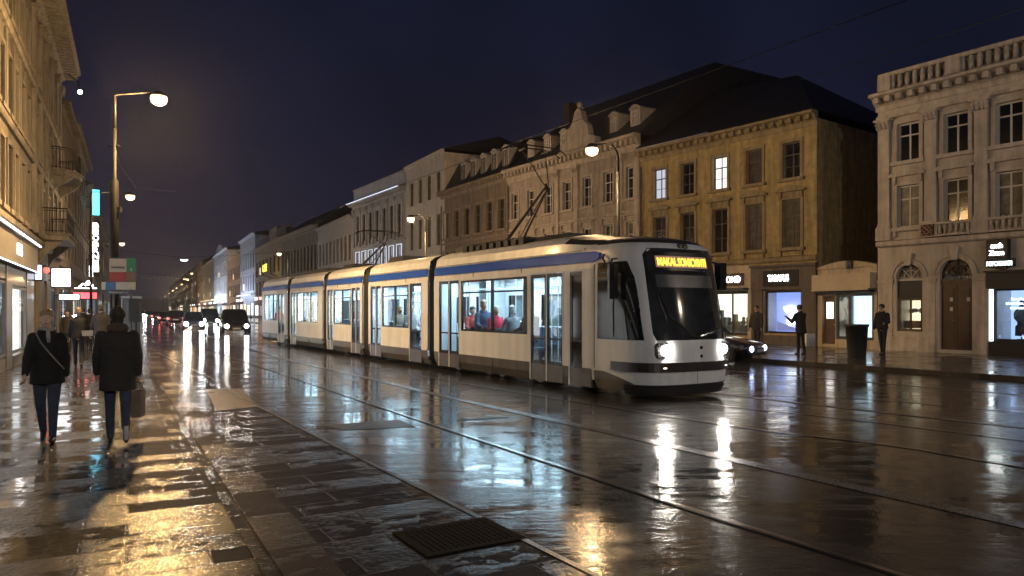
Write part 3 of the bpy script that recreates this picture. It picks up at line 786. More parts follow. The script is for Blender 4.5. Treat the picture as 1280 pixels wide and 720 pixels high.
# ---- ornate grey building with pediment and tall roof ----
PA = Vector((-.28,51.3,0)); grey = mat('grey_plaster', (.38,.32,.27), .8, var=.3, scale=1.6, bump=.3, stain=.35)
grey_t = mat('grey_plaster_trim', (.46,.39,.33), .75, var=.25, scale=2.5, stain=.3)
PAe = PY+Vector((-.03,.04,0))
xs = [.9+1.93*i for i in range(7)]
rows = [dict(xs=xs, z=7.75, w=.82, h=1.75, style='double', pane=M_WPANE, trim='plain'), dict(xs=xs, z=4.5, w=.82, h=1.95, style='double', pane={'d': M_WPANE, 6: M_CPANE}, trim='flat')]
ab, L = building('pediment_building', 'grey plaster building with carved roof pediment and steep dark roof next to the yellow building', PA, PAe, 10.6, 16, rows, grey, grey_t, white_frame, [(.6,3.6,.4,2.6),(4.4,8.2,.4,2.6),(9,12.6,.4,2.6)])
ab.location.z = .12
cornice(ab, L, 11.2, grey_t, .55, .9); band(ab, L, 3.7, grey_t, .15, .25); band(ab, L, 6.95, grey_t, .08, .14)
for x in (5.7,7.65,11.6,13.0): pilaster(ab, x, 3.98, 10.3, .38, grey_t)
for a, b_, s in ((.6,3.6,1),(4.4,8.2,2),(9,12.6,3)): shopfront(ab, a, b_, .4, 2.6, 1.4, .9, WARM if s != 2 else (1,.95,.9), 2, M_GREYM, goods=3, seed=s)
MB().prismx([(-.1,11.204),(6,16.2),(14,16.35),(14,11.204)], -.05, L-.02).build('roof', M_ROOF, ab)
n = 12
pr = [(6.3,11.202),(6.3,11.7),(6.9,11.9),(7.1,12.6),(7.5,12.9),(7.7,13.5),(8.0,13.7),(8.3,13.5),(8.5,12.9),(8.9,12.6),(9.1,11.9),(9.7,11.7),(9.7,11.202)]
pdm = MB().prismy(pr, -.25, .15).box(6.2,9.8,-.35,.15,11.203,11.32).prismz([(7.85,-.1),(8.15,-.1),(8.15,.1),(7.85,.1)], 13.69, 13.8).build('pediment', grey_t, ab)
MB().ball((8,-.05,13.95), .18, 10, 8).lathe([(.12,0),(.05,.1),(.14,.25),(.0,.34)], 10, (8,-.05,13.75)).build('finial', grey_t, pdm)
for x in (9.2,11.0): dormer(ab, x+.8, .9, 11.9, .8, 1.1, grey_t, white_frame, M_WPANE, M_ROOF)
for x in (1.5,3.4,5.2): dormer(ab, x, .9, 11.9, .8, 1.1, grey_t, white_frame, M_WPANE, M_ROOF)
MB().box(.8,1.5,4.2,4.9,14.2,16.1).box(.72,1.58,4.12,4.98,16.102,16.25).build('chimney', mat('dark_brick', (.07,.045,.035), .8, var=.4), ab)
MB().box(9.6,10.3,3.0,3.03,13.75,13.8).build('roof_window', M_CPANE, ab) if False else None

downpipe(ab, .15, 10.4, M_GREYM)
# ---- mansard building with five pale dormers ----
PB = Vector((-5.75,60.4,0)); brown = mat('brown_plaster', (.22,.17,.125), .8, var=.3, scale=1.6, bump=.3, stain=.4)
brown_t = mat('brown_plaster_trim', (.27,.215,.165), .75, var=.3, scale=2.5, stain=.3)
PBe = PA+Vector((-.03,.04,0))
xs = [1.0+1.75*i for i in range(6)]
rows = [dict(xs=xs, z=7.4, w=.95, h=2.1, style='double', pane=M_WPANE, trim='plain'), dict(xs=xs, z=4.2, w=.95, h=2.1, style='double', pane=M_WPANE, trim='plain')]
bb, L = building('mansard_building', 'brown building with five pale dormers in its black mansard roof', PB, PBe, 10.7, 12, rows, brown, brown_t, dframe)
cornice(bb, L, 11.25, brown_t, .5, .6); band(bb, L, 3.6, brown_t, .15, .25); band(bb, L, 6.9, brown_t, .08, .14)
MB().prismx([(-.1,11.254),(1.3,13.7),(6,14.9),(11,13.7),(12,11.254)], -.03, L-.02).build('roof', M_ROOF, bb)
pale = mat('pale_dormer_paint', (.42,.39,.36), .7, var=.2)
for i in range(5): dormer(bb, 3.4+1.62*i, .25, 11.6, .85, 1.5, pale, dframe, M_WPANE, M_ROOF)

downpipe(bb, .12, 10.4, M_GREYM)
# ---- cream corner house ----
PC = Vector((-9.8,68.1,0)); PCe = PB+Vector((.25,-.5,0))
xs = lev(.5, 9.0, 4)
rows = [dict(xs=xs, z=11.0, w=1.0, h=2.1, style='double', pane=M_WPANE), dict(xs=xs, z=7.0, w=1.0, h=2.6, style='double', pane=M_WPANE), dict(xs=xs, z=3.9, w=1.0, h=2.0, style='double', pane=M_WPANE)]
crm = mat('cream_plaster', (.64,.57,.46), .8, var=.2, scale=1.6, bump=.2, stain=.25)
cb, L = building('cream_house', 'tall plain cream house behind the street lamp, higher than the mansard building', PC, PCe, 14.5, 12, rows, crm, crm, dframe)
cornice(cb, L, 14.75, crm, .25, .35, dent=False); band(cb, L, 3.3, crm, .12, .2)
gable_roof(cb, L, 14.75, 10, 1.5, M_ROOF, .2)

# ---- floodlit cornice building ----
PD = Vector((-17.3,80.4,0)); PDe = PC+Vector((-.03,.05,0))
dst = mat('blue_grey_stone', (.46,.44,.43), .75, var=.25, scale=1.4, stain=.3)
xs = lev(.6, 13.8, 7); coolw = emis('shop_cool_glow', (.70,.84,1), 1.6)
rows = [dict(xs=xs, z=8.5, w=.95, h=3.2, style='double', pane=M_WPANE), dict(xs=xs, z=4.8, w=1.1, h=3.0, style='cross', pane=emis('lit_office_glow', (.35,.45,.65), .22))]
db, L = building('floodlit_building', 'grey stone building whose cornice and first floor window frames glow blue white', PD, PDe, 12.5, 12, rows, dst, dst, emis('lit_frame_glow', (.7,.82,1), 1.3) if False else dframe)
cornice(db, L, 13.1, dst, .7, .6); band(db, L, 8.1, dst, .12, .2)
MB().box(.3,L-.02,-.02,.3,13.104,14.5).box(.2,L-.0,-.1,.32,14.502,14.62).build('parapet', dst, db)
MB().box(.1,L-.02,-.80,-.72,13.02,13.07).build('light_strip', emis('flood_strip', (.72,.82,1), 1.6), db)
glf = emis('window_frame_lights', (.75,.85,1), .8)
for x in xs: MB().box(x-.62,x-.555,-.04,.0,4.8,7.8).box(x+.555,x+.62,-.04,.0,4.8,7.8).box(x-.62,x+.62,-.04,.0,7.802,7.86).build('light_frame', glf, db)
for x in [0.55+1.89*i for i in range(8)]: pilaster(db, x-.1, 8.3, 12.4, .3, dst) if x < L else None
gable_roof(db, L, 13.3, 12, 4.2, M_ROOF, -.8, yr=7)

# ---- pale grey and brown eaves building ----
PE = Vector((-25.2,96,0)); PEe = PD+Vector((-.03,.05,0))
xs = lev(.4, 17, 9)
rows = [dict(xs=xs, z=7.2, w=.95, h=2.8, style='double', pane=M_WPANE, flat=1), dict(xs=xs, z=3.6, w=.95, h=2.4, style='double', pane=M_WPANE, flat=1)]
lg = mat('light_grey_plaster', (.40,.36,.32), .8, var=.2, stain=.3)
eb, L = building('long_grey_building', 'long light grey building just left of the floodlit cornice building', PE, PEe, 11.6, 12, rows, lg, lg, dframe)
cornice(eb, L, 12.1, lg, .5, .6, dent=False); gable_roof(eb, L, 12.1, 12, 2.2, M_ROOF)
PF = Vector((-35.9,115,0)); PFe = PE+Vector((-.03,.05,0))
xs = lev(.4, 21.4, 11)
rows = [dict(xs=xs, z=7.0, w=1.0, h=3.4, style='double', pane=M_WPANE, flat=1), dict(xs=xs, z=3.6, w=1.0, h=2.4, style='double', pane=M_WPANE, flat=1)]
fb, L = building('brown_eaves_building', 'brown building with broad eaves and high black roof left of the light grey one', PF, PFe, 12.2, 14, rows, brown, brown_t, dframe)
cornice(fb, L, 12.8, brown_t, .9, .7, dent=False)
MB().prismx([(-.5,12.804),(4,15.8),(9,16.6),(14,12.804)], 0, L).build('roof', M_ROOF, fb)

# ---- the rest of the terrace towards the vanishing point ----
def fp(tt): return PF+DFAR*tt
terr = [
 (0, 31, 12.6, (.26,.18,.12), None, 'tan house with a raised attic block right of the pale blue house', 2.5, .0),
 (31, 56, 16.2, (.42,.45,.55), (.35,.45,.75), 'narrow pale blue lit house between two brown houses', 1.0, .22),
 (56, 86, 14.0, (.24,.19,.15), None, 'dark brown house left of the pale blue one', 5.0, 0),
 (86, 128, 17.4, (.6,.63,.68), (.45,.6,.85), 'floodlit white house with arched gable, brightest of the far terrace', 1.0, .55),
 (128, 180, 17.0, (.40,.35,.27), (.5,.42,.3), 'beige house beyond the floodlit white one', 2.5, .10),
 (180, 265, 19.5, (.20,.17,.15), None, 'dark house at the far bend with low dark roof', 4, 0),
 (265, 420, 20, (.18,.15,.13), None, 'long dark far block with faint windows', 4, 0),
 (420, 640, 21, (.15,.13,.12), None, 'farthest dark block closing the street view', 4, 0)]
for i, (a, b_, H, c, glow, lab, rise, gs) in enumerate(terr):
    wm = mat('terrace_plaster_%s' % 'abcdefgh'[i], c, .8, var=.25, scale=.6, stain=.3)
    L_ = b_-a-.05; nw = max(5, int(L_/4.0)); xs = lev(.5, L_-.5, nw)
    pm = M_WPANE
    rows = [dict(xs=xs, z=H*.62, w=L_/nw*.45, h=H*.22, pane=pm, flat=1), dict(xs=xs, z=H*.34, w=L_/nw*.45, h=H*.2, pane=pm, flat=1)]
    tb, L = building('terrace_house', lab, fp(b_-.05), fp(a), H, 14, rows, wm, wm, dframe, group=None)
    cornice(tb, L, H+.5, wm, .6, .5, dent=False); gable_roof(tb, L, H+.5, 14, rise, M_ROOF)
    if i == 0: MB().box(L*.25,L*.55,1.5,6,H+.6,H+3.6).build('attic', wm, tb); MB().box(L*.6,L*.95,1,1.6,H+.8,H+2.6).build('attic_window', M_CPANE, tb)
    if gs:
        MB().box(.5, L-.5, -.9, -.7, 4.6, 4.75).build('light_strip', emis('strip_%d' % i, (.75,.85,1) if i != 4 else (1,.8,.5), 2*gs+.6), tb)
        lt = bpy.data.lights.new('facade_floodlight', 'AREA'); lt.shape = 'RECTANGLE'; lt.size = L*.9; lt.size_y = .4; lt.energy = 3200*gs
        lt.color = (.74,.84,1) if i != 4 else (1,.75,.45); lo = bpy.data.objects.new('facade_floodlight', lt); link(lo, tb)
        lo.location = (L/2, -3.0, 4.4); lo.rotation_euler = (R(118+6), 0, 0)
    if i == 3: MB().prismy([(L*.2,H+.502)]+[(L*.2+L*.6*k/8, H+.6+2.2*sin(pi*k/8)) for k in range(9)]+[(L*.8,H+.502)], -.3, .3).build('gable', wm, tb)
    # ground floor shops: awnings and lit windows
    rnd = random.Random(i+3); cws = [((1,.72,.36),.9), ((1,.88,.65),1.3), ((.75,.87,1),1.0), ((1,.35,.12),.7), ((.5,.42,.35),.12)]
    ns = max(3, int(L_/6)); wd_ = L_/ns
    for q in range(min(ns, 12)):
        a_ = .6+wd_*q; c_, e_s = rnd.choice(cws)
        sh = MB().box(a_, a_+wd_*rnd.uniform(.45,.8), -.05, -.01, .6, rnd.uniform(2.4,3.0)).build('shop_window', emis('far_shop_%d' % cws.index((c_, e_s)), c_, e_s), tb)
        if rnd.random() < .5: MB().prismx([(-.01,3.5),(-1.3,3.0),(-1.3,2.85),(-.01,3.2)], a_, a_+wd_*.8).build('awning', mat('far_awning_%d' % (q % 2), [(.12,.03,.03),(.05,.05,.06)][q % 2], .7), tb)
        if rnd.random() < .5: MB().box(a_+.2, a_+wd_*.5, -.2, -.06, 3.52, 4.0).build('shop_sign', emis('far_sign_%d' % (q % 3), [(1,.95,.9),(1,.2,.1),(.5,.75,1)][q % 3], 2.5), tb)
    for rw in (H*.62, H*.34):
        for x in xs:
            if rnd.random() < .10: MB().box(x-.4, x+.4, -.03, .1, rw+.3, rw+1.6).build('lit_window', emis('far_window_glow', (1,.75,.4), .8), tb)
# neon lettering low over the far pavement, beside the last tram car
cs = empty('cafe_sign', (fp(4)+Vector((-1.6,-1.2,0))).to_tuple(), atan2(-DFAR.y, -DFAR.x), 'yellow glowing letters over the pavement above the last tram car', 'sign')
signtext(cs, 'CAFE', 0, 0, 8.3, 4.6, 1.15, emis('yellow_neon', (1,.72,.05), 3.5)); MB().box(-3.4,3.4,.05,.15,7.4,7.5).tube([(-3.2,.1,7.4),(-3.2,1.6,6.8)], .05).tube([(3.2,.1,7.4),(3.2,1.6,6.8)], .05).build('bracket', M_BLACK, cs)

# ------------------------------------------------------------------ left side
DL = Vector((-.459,.889,0)); NL = Vector((-.889,-.459,0))      # along the street, and into the buildings
def lp(tt, inn=0, z=0): p = Vector((-13.9,20,0))+DL*tt+NL*inn; return Vector((p.x,p.y,z))
PHL = atan2(DL.y, DL.x)
sand = mat('sandstone', (.22,.20,.165), .75, var=.3, scale=1.4, bump=.3, bscale=20, stain=.4)
sand_t = mat('sandstone_trim', (.26,.235,.195), .7, var=.25, scale=2.4, bump=.25, stain=.35)
T0 = -16.0
def tx(*ts): return [t_-T0 for t_ in ts]
wx = [.35+1.5*k for k in range(-9, 5)]
wx2 = [.35+1.5*k for k in range(-9, 5)]+[9.0, 11.4, 13.6, 15.8, 18.0]
rows = [dict(xs=tx(*wx2), z=7.35, w=.78, h=1.75, style='double', pane={'d': M_WPANE, 9: M_CPANE}, trim='plain'),
        dict(xs=tx(*wx2), z=4.6, w=.78, h=1.9, style='double', pane={'d': M_WPANE, 11: M_CPANE}, trim='plain'),
        dict(xs=tx(*wx2), z=10.15, w=.78, h=1.7, style='double', pane=M_WPANE, trim='plain')]
holes = [(2.0,8.0,.35,2.55),(8.6,16.7,.35,2.55),(17.9,21.3,.35,2.45),(24.6,25.9,.02,2.9),(28,29.3,.02,2.9),(31.2,34.2,.4,2.7)]
l1, L = building('sandstone_building', 'long sandstone building with white lit shop below and heavy bracketed cornice above', lp(T0), lp(19.3), 13.1, 12, rows, sand, sand_t, dframe, holes)
cornice(l1, L, 13.75, sand_t, .95, .8)
for z in (7.0, 9.75): band(l1, L, z, sand_t, .14, .18)
band(l1, L, 4.12, sand_t, .18, .22)
for x in tx(7.9, 10.2, 12.5, 14.7, 16.9, 19.0): pilaster(l1, x, 4.5, 12.8, .5, sand_t)
for x in tx(*[.35+.75+1.5*k for k in range(-9, 4)]): MB().box(x-.16, x+.16, -.07, .002, 7.22, 9.7).build('lesene', sand_t, l1)
# shop front: fascia, light lines, windows
gfas = mat('grey_fascia', (.22,.21,.195), .5, var=.15)
MB().box(.5,23.3,-.22,-.005,2.98,3.98).box(.5,23.3,-.3,-.222,3.9,3.98).box(.5,23.3,-.28,-.222,2.98,3.04).build('fascia', gfas, l1)
MB().box(.5,23.3,-.34,-.302,3.93,3.975).box(.5,23.3,-.31,-.282,2.985,3.01).build('light_strip', emis('fascia_led', (.95,.96,1), 2.8), l1)
MB().box(.5,2.0,-.1,-.005,0,2.97).box(8.0,8.6,-.1,-.005,0,2.97).box(16.7,17.9,-.1,-.005,0,2.97).box(21.3,23.3,-.1,-.005,0,2.97).box(2,8,-.08,-.005,0,.34).box(8.6,16.7,-.08,-.005,0,.34).box(17.9,21.3,-.12,-.005,0,.34).box(2,8,-.08,-.005,2.56,2.97).box(8.6,16.7,-.08,-.005,2.56,2.97).box(17.9,21.3,-.08,-.005,2.46,2.97).build('shop_surround', mat('dark_grey_facing', (.10,.10,.10), .4, var=.2, coat=.3), l1)
shopfront(l1, 2.05, 7.95, .4, 2.5, 1.5, .4, (1,.97,.93), 2, M_GREYM, goods=4, seed=1)
shopfront(l1, 8.65, 16.65, .4, 2.5, .16, 1.3, (1,.97,.93), 4, M_GREYM, goods=0, seed=2, y=-.04)
shopfront(l1, 17.95, 21.25, .4, 2.4, .16, 3.2, (1,.96,.9), 0, M_GREYM, goods=0, y=-.04)
signtext(l1, 'MODA', tx(2.3)[0], -.24, 3.5, .95, .34, emis('fascia_letters', (1,1,1), 6))
for a, b_ in ((24.6,25.9),(28,29.3)):
    panel_door(l1, a, b_, .02, 2.85, brown_wood)
shopfront(l1, 31.25, 34.15, .45, 2.65, .5, 3, (.8,.85,1), 1, M_BLACK, goods=2, seed=6)
# blade sign on the shop corner
bs = empty('blade_sign', lp(7.5,-.12,2.75), PHL, 'small white glowing blade sign on the corner of the white lit shop', 'sign')
MB().box(-.05,.05,-.22,.04,-.02,.62).build('housing', M_BLACK, bs); MB().box(-.062,.062,-.2,.0,.04,.56).build('light_face', emis('blade_glow', (.7,.8,1), 2.2), bs)
def balcony(t, x0, x1, z, out, m, rounded=False):
    mb = MB(); n = 8
    if rounded:
        pl = [(x0, 0)]+[((x0+x1)/2-(x1-x0)/2*cos(pi*i/n), -out*(.25+.75*sin(pi*i/n))) for i in range(n+1)]+[(x1, 0)]
    else: pl = [(x0,0),(x0,-out),(x1,-out),(x1,0)]
    mb.prismz(pl, z-.2, z)
    mb.prismz([((p[0]-(x0+x1)/2)*1.04+(x0+x1)/2, p[1]*1.06) for p in pl], z+.002, z+.07)
    for x in (x0+.35, x1-.35): mb.prismx([(0,z-1.1),(0,z-.202),(-out*.8,z-.202),(-out*.6,z-.42),(-.2,z-.75)], x-.13, x+.13)
    b_ = mb.build('balcony', m, t)
    r = MB(); P = [Vector((p[0],p[1],0)) for p in pl]
    for zz, rad in ((z+1.05,.028),(z+.95,.014),(z+.16,.014)): r.tube([(p.x*.99+(x0+x1)/2*.01, p.y*.94, zz) for p in P], rad, 6)
    for i in range(len(P)-1):
        d = (P[i+1]-P[i]); k = max(1, int(d.length/.12))
        for j in range(k):
            q = P[i]+d*(j/k); r.tube([(q.x*.99+(x0+x1)/2*.01, q.y*.94, z+.07), (q.x*.99+(x0+x1)/2*.01, q.y*.94, z+1.05)], .009, 4)
            if j % 3 == 1: r.ball((q.x*.99+(x0+x1)/2*.01, q.y*.94, z+.55), (.05,.02,.12), 6, 4)
    r.build('railing', M_BLACK, b_); return b_
balcony(l1, *tx(14.3,18.2), 7.9, 1.15, sand_t, True)
balcony(l1, *tx(10.0,14.2), 4.65, 1.0, sand_t)
# next buildings on the left
lb = [(19.4,27.5,11.9,(.10,.08,.06),'narrow dark house with black gable just beyond the sandstone building'),
      (27.6,44,12.6,(.17,.125,.08),'brown house behind the tall vertical light sign'),
      (44.1,70,11.5,(.14,.11,.085),'dark house beyond the vertical light sign'),
      (70.1,110,12,(.12,.10,.085),'long dark house with small shop lights farther down the left pavement'),
      (110.1,240,13,(.10,.09,.08),'farthest dark row building on the left side of the street')]
for i, (a, b_, H, c, lab) in enumerate(lb):
    wm = mat('left_plaster_%s' % 'abcde'[i], c, .8, var=.25, scale=1.2, stain=.3)
    L_ = b_-a; nw = max(3, int(L_/2.6)); xs = lev(.3, L_-.3, nw)
    rows = [dict(xs=xs, z=z, w=1.0, h=1.9, style='double', pane=M_WPANE, flat=(i > 2)) for z in (4.6, 7.6) + ((10.2,) if i == 1 else ())]
    tb, L = building('town_house', lab, lp(a), lp(b_-.05), H, 12, rows, wm, wm, dframe, [(.8, L_-.8, .4, 2.9)])
    cornice(tb, L, H+.4, wm, .5, .4, dent=(i < 2)); band(tb, L, 3.7, wm, .12, .2)
    if i in (1,2): band(tb, L, 7.2, wm, .1, .15)
    gable_roof(tb, L, H+.4, 12, 3, M_ROOF)
    shopfront(tb, .85, L_-.85, .45, 2.85, .6, [3,3.4,3.6,4,4][i], [(.75,.82,1),(1,.85,.62),(.8,.88,1),(1,.9,.8),(.9,.92,1)][i], min(6, int(L_/3)), M_BLACK, goods=4, seed=20+i)
MB().box(lp(0).x, 0, 0, 0, 0, 0) if False else None

def blade(name, label, tt, z0, z1, w, out0, m_face, cat='sign', body=M_BLACK, text=None, tm=None):
    """sign standing out from the facade, its faces looking up and down the street"""
    t = empty(name, lp(tt, -out0-w/2, z0), PHL+pi/2+pi, label, cat)
    # local x points out over the pavement, faces look along +-y
    h = z1-z0
    MB().box(-w/2-.05, w/2+.05, -.14, .14, -.05, h+.05).build('housing', body, t)
    MB().box(-w/2-out0, -w/2-.05, -.03, .03, h*.3, h*.3+.06).box(-w/2-out0, -w/2-.05, -.03, .03, h*.7, h*.7+.06).build('bracket', M_BLACK, t)
    if m_face: MB().box(-w/2, w/2, -.155, .155, 0, h).build('light_face', m_face, t)
    return t
# local +x must point from the facade out over the pavement; -y must face the camera
blade('light_box_sign', 'blank white glowing light box sign over the pavement, above the blue lit entrance', 14, 2.72, 3.5, .70, .12, emis('box_sign_glow', (.95,.97,1), 3.2))
blade('strip_sign', 'low pale blue glowing strip sign below the white light box', 16, 2.17, 2.4, .8, .25, emis('pale_strip_glow', (.70,.85,1), 2.6))
rs = blade('red_sign', 'red glowing neon bar sign with small white figure on top', 22.2, 2.3, 2.62, 1.1, .45, emis('red_sign_glow', (1,.02,.03), 2.6))
mb = MB(); mb.ball((.15,-.1,.85), .13, 8, 6).ball((.3,-.1,.7), .1, 8, 6).tube([(-.3,-.1,.62),(-.1,-.1,.8),(.05,-.1,.7)], .05, 6).tube([(-.5,-.1,.56),(.55,-.1,.56)], .03, 6)
mb.build('light_figure', emis('figure_glow', (1,.95,.9), 4), rs)
cy = blade('cyan_sign', 'bright cyan glowing panel high on a dark bracket, above the vertical letters', 44.6, 9.35, 11.4, .5, .45, emis('cyan_glow', (.10,.72,1), 2.2))
vs_ = blade('vertical_sign', 'vertical sign of stacked white glowing letters below the cyan panel', 44.0, 4.4, 8.7, .62, .3, None)
wg = emis('vertical_letters_glow', (.95,.98,1), 5)
for i, ch in enumerate('BEOBRNEI'):
    signtext(vs_, ch, .1, -.16, 4.05-.5*i, .42, .42, wg, 'letter')
for i, ch in enumerate('HHE'): signtext(vs_, ch, -.22 if i else .1, -.17, .62-.0*i if i == 0 else (.62 if i == 1 else .15), .28, .38, wg, 'letter') if i else None
rl = empty('red_signal', lp(10,-.25,3.12), PHL, 'small red lamp with bright centre on the sandstone wall', 'lamp')
MB().ball((0,-.0,.12), (.10,.10,.12), 12, 8).build('lens', emis('red_lamp_glow', (1,.03,.03), 4), rl, True); MB().box(-.04,.04,0,.42,.26,.32).box(-.1,.1,-.1,.1,.255,.3).build('bracket', M_BLACK, rl)
sl = empty('wall_spotlight', lp(17.5,-1.0,12.3), PHL, 'small white spotlight tucked under the big left cornice', 'lamp')
MB().ball((0,0,0), .11, 10, 8).build('lens', emis('spot_glow', (.85,.9,1), 8), sl, True); MB().tube([(0,0,.08),(0,.1,.5),(0,.5,.8)], .03).build('arm', M_BLACK, sl)

# ------------------------------------------------------------------ street lamps
def lamp_head(par, z, m=M_LAMP, led=False):
    mb = MB(); mb.lathe([(.0,.16),(.10,.15),(.2,.06),(.235,.0),(.225,-.02)], 16, (0,0,z)); h = mb.build('lamp_head', M_GREYM, par, True)
    MB().lathe([(.225,-.0),(.24,-.09),(.20,-.20),(.10,-.27),(.0,-.29)], 16, (0,0,z-.012)).build('lens', m, h, True)
    return h
def lamp_light(par, loc, w, col=SODIUM, r=.14):
    l = bpy.data.lights.new('lamp_beam', 'SPOT'); l.energy = w*.62; l.color = col; l.shadow_soft_size = r; l.spot_size = R(155); l.spot_blend = .6
    o = bpy.data.objects.new('lamp_beam', l); link(o, par); o.location = loc; w = w*.38
    l = bpy.data.lights.new('lamp_light', 'POINT'); l.energy = w; l.color = col; l.shadow_soft_size = r
    o = bpy.data.objects.new('lamp_light', l); link(o, par); o.location = loc; return o
def street_lamp(px_, py_, H, reach, ang, label, r0=.085, r1=.05, power=LAMP_W, group='street lamps along the road', z0=0, curved=True, lcol=SODIUM):
    """reach: how far the head stands out in local +x; ang: world angle of +x"""
    t = empty('street_lamp', (px_, py_, z0), ang, label, 'street lamp', group)
    mb = MB(); mb.lathe([(r0*1.9,0),(r0*1.9,.12),(r0*1.45,.2),(r0*1.4,.9),(r0,1.0)], 14)
    if r0 > .12: mb.tube([(0,0,.98),(0,0,5.5),(0,0,5.6),(0,0,H-.9)], [r0, r0*.95, r1*1.15, r1*1.1], 14)
    else: mb.tube([(0,0,.98),(0,0,H-.9)], [r0, r1*1.1], 14)
    mb.build('pole', M_POLE, t, True)
    pts = [(0,0,H-.92),(0,0,H-.45),(.05*reach,0,H-.15),(.2*reach,0,H+.02),(.5*reach,0,H+.12),(reach,0,H+.1)] if curved else [(0,0,H-.92),(0,0,H+.05),(.03,0,H+.1),(reach,0,H+.18)]
    MB().tube(pts, [r1*1.1,r1,r1*.85,r1*.7,r1*.6,r1*.6], 10).build('arm', M_POLE, t, True) if curved else MB().tube(pts, [r1*1.1,r1*.9,r1*.5,r1*.4], 10).build('arm', M_BLACK, t, True)
    hd = lamp_head(t, H-.02+(.08 if not curved else 0)); hd.location = (reach, 0, 0)
    if power: lamp_light(t, (reach, 0, H-.46), power, lcol)
    return t
t = street_lamp(-11.83, 22.0, 8.0, 1.32, 0, 'thick grey street lamp pole with long arm beside the coloured sign board', .125, .05, LAMP_W*3.0, curved=False, lcol=(1,.60,.24))
for q in ((-.2,.17,-.02,.02,6.55,6.58),(.1,.2,-.06,.06,4.6,4.75),(-.24,-.14,-.06,.06,3.55,3.62)): MB().box(*q).build('cable_clamp', M_BLACK, t)
mb = MB(); mb.tube([(.18,-.05,2.2),(.2,-.05,3.2)], .035, 8); mb.build('cable_pipe', M_POLE, t)
street_lamp(*(Vector((-21.2,41,0))+Vector((-1.7,-.8,0))).xy, 8.0, 1.9, R(27), 'second street lamp on the left pavement, its head just right of the first pole', .08, .05, LAMP_W*.8, curved=False)
street_lamp(-38.2, 69, 8.0, 1.6, R(20), 'third lamp down the left pavement, half hidden behind the thick pole', .08, .05, LAMP_W*.7)
kA = G(773,445)
street_lamp(3.86, 26.9, 7.5, .95, pi-R(4), 'street lamp with curved arm rising behind the front of the tram', .075, .05, LAMP_W*1.6, z0=.12)
street_lamp(-5.25, 45.0, 7.35, .95, pi-R(10), 'street lamp glowing in front of the tall cream house', .075, .05, LAMP_W*2.0, z0=.0)
street_lamp(-23.2, 76.6, 7.6, 1.0, pi-R(10), 'street lamp behind the last tram car near the brown eaves building', .075, .05, LAMP_W*.9)
street_lamp(19.8, 8.8, 7.5, 1.2, R(150), 'unseen street lamp added off to the side to light the stone palace', .075, .05, LAMP_W*1.15, lcol=(1,.82,.62), z0=.0)  # added out of view to brighten the palace and the tram front
street_lamp(8.0, -15, 8.5, 1.3, R(20), 'unseen street lamp added behind the viewer to light the tram', .1, .06, LAMP_W*7.5, lcol=(1,.90,.79))  # added out of view, much stronger than the others, to brighten the tram
far = street_lamp(*fp(60).xy, 9, 1.2, pi-R(15), 'distant street lamp in the row before the far terrace', .075, .05, 0, group='distant street lamps')
far.location = fp(40)+Vector((-9,-4,0))
for i, loc_ in enumerate((far,)): lamp_light(far, (1.2,0,8.4), 2500) if False else None
for tt, off in ((75,-9),(110,-9),(150,-9),(190,-9),(240,-9),(320,-9),(440,-9),(40,-37),(70,-38),(100,-39),(130,-40),(170,-41),(210,-42),(270,-43),(330,-44),(420,-46)):
    c = copy_tree(far); c.location = fp(tt)+Vector((off*.89, off*.45, 0)); 
    if off < -20: c.rotation_euler.z = R(15); c['label'] = 'distant street lamp in the row along the left pavement'
    if tt in (75,190,100): lamp_light(c, (1.2,0,8.4), 9000, r=.3)
# lamps hung over the street on span wires
def hung(x, y, z, label, led):
    t = empty('hanging_lamp', (x, y, 0), R(27), label, 'street lamp', 'lamps hung over the street')
    MB().lathe([(.0,.2),(.1,.18),(.42,.04),(.45,0)], 14, (0,0,z)).build('shade', M_GREYM, t, True)
    MB().lathe([(.43,-.005),(.3,-.1),(.0,-.14)], 14, (0,0,z)).build('lens', M_LED if led else M_LAMP, t, True)
    MB().tube([(-14,0,z+1.6),(-6,0,z+.75),(0,0,z+.3),(6,0,z+.75),(14,0,z+1.6)], .018, 6).tube([(0,0,z+.18),(0,0,z+.31)], .02, 6).build('span_wire', M_BLACK, t)
hung(-40.8, 92, 7.9, 'white lamp hanging over the street on a span wire', True)
hung(-56.5, 128, 7.0, 'amber lamp hanging over the street farther off', False)
# hillside lights
hlmp = MB().lathe([(.0,0),(.8,.2),(.8,1.1),(0,1.5)], 8).build('hill_lamp', emis('hill_light', (1,.8,.6), 1.2))
for i in range(9):
    o_ = hlmp if i == 0 else inst('hill_lamp', hlmp.data)
    u = 178+5.3*i; v = 348+((i*7)%3)-1; Y = 1650
    o_.location = ((u-640)/F*Y, Y, CAMZ+(HOR-v)/F*Y)
    tag(o_, 'tiny light in the string of lights on the dark hillside', 'light', 'lights on the far hillside')
# overhead wires
def wire(name, label, pts, r=.012, cat='cable'):
    return tag(MB().tube(pts, r, 5).build(name, M_BLACK), label, cat)
def W3(u, v, Y): return Vector(((u-640)/F*Y, Y, CAMZ+(HOR-v)/F*Y))
wire('span_wire', 'dark cable crossing the sky towards the stone palace', [W3(1000,100,30), W3(1090,74,26), W3(1180,44,22), W3(1290,6,18)], .014)
wire('span_wire', 'thin cable sagging over the street beside the left street lamp', [W3(143,180,22), W3(150,206,24), W3(170,235,30), W3(220,240,44)], .012)
cp = [TO+TF*20+Vector((0,0,6.1)), TO-TF*8+Vector((0,0,6.1)), TO-TF*32+Vector((0,0,6.1)), TO-TF*32+dirv(28)*60+Vector((0,0,6.1))]
wire('contact_wire', 'overhead contact wire running above the tram roof', cp, .008)

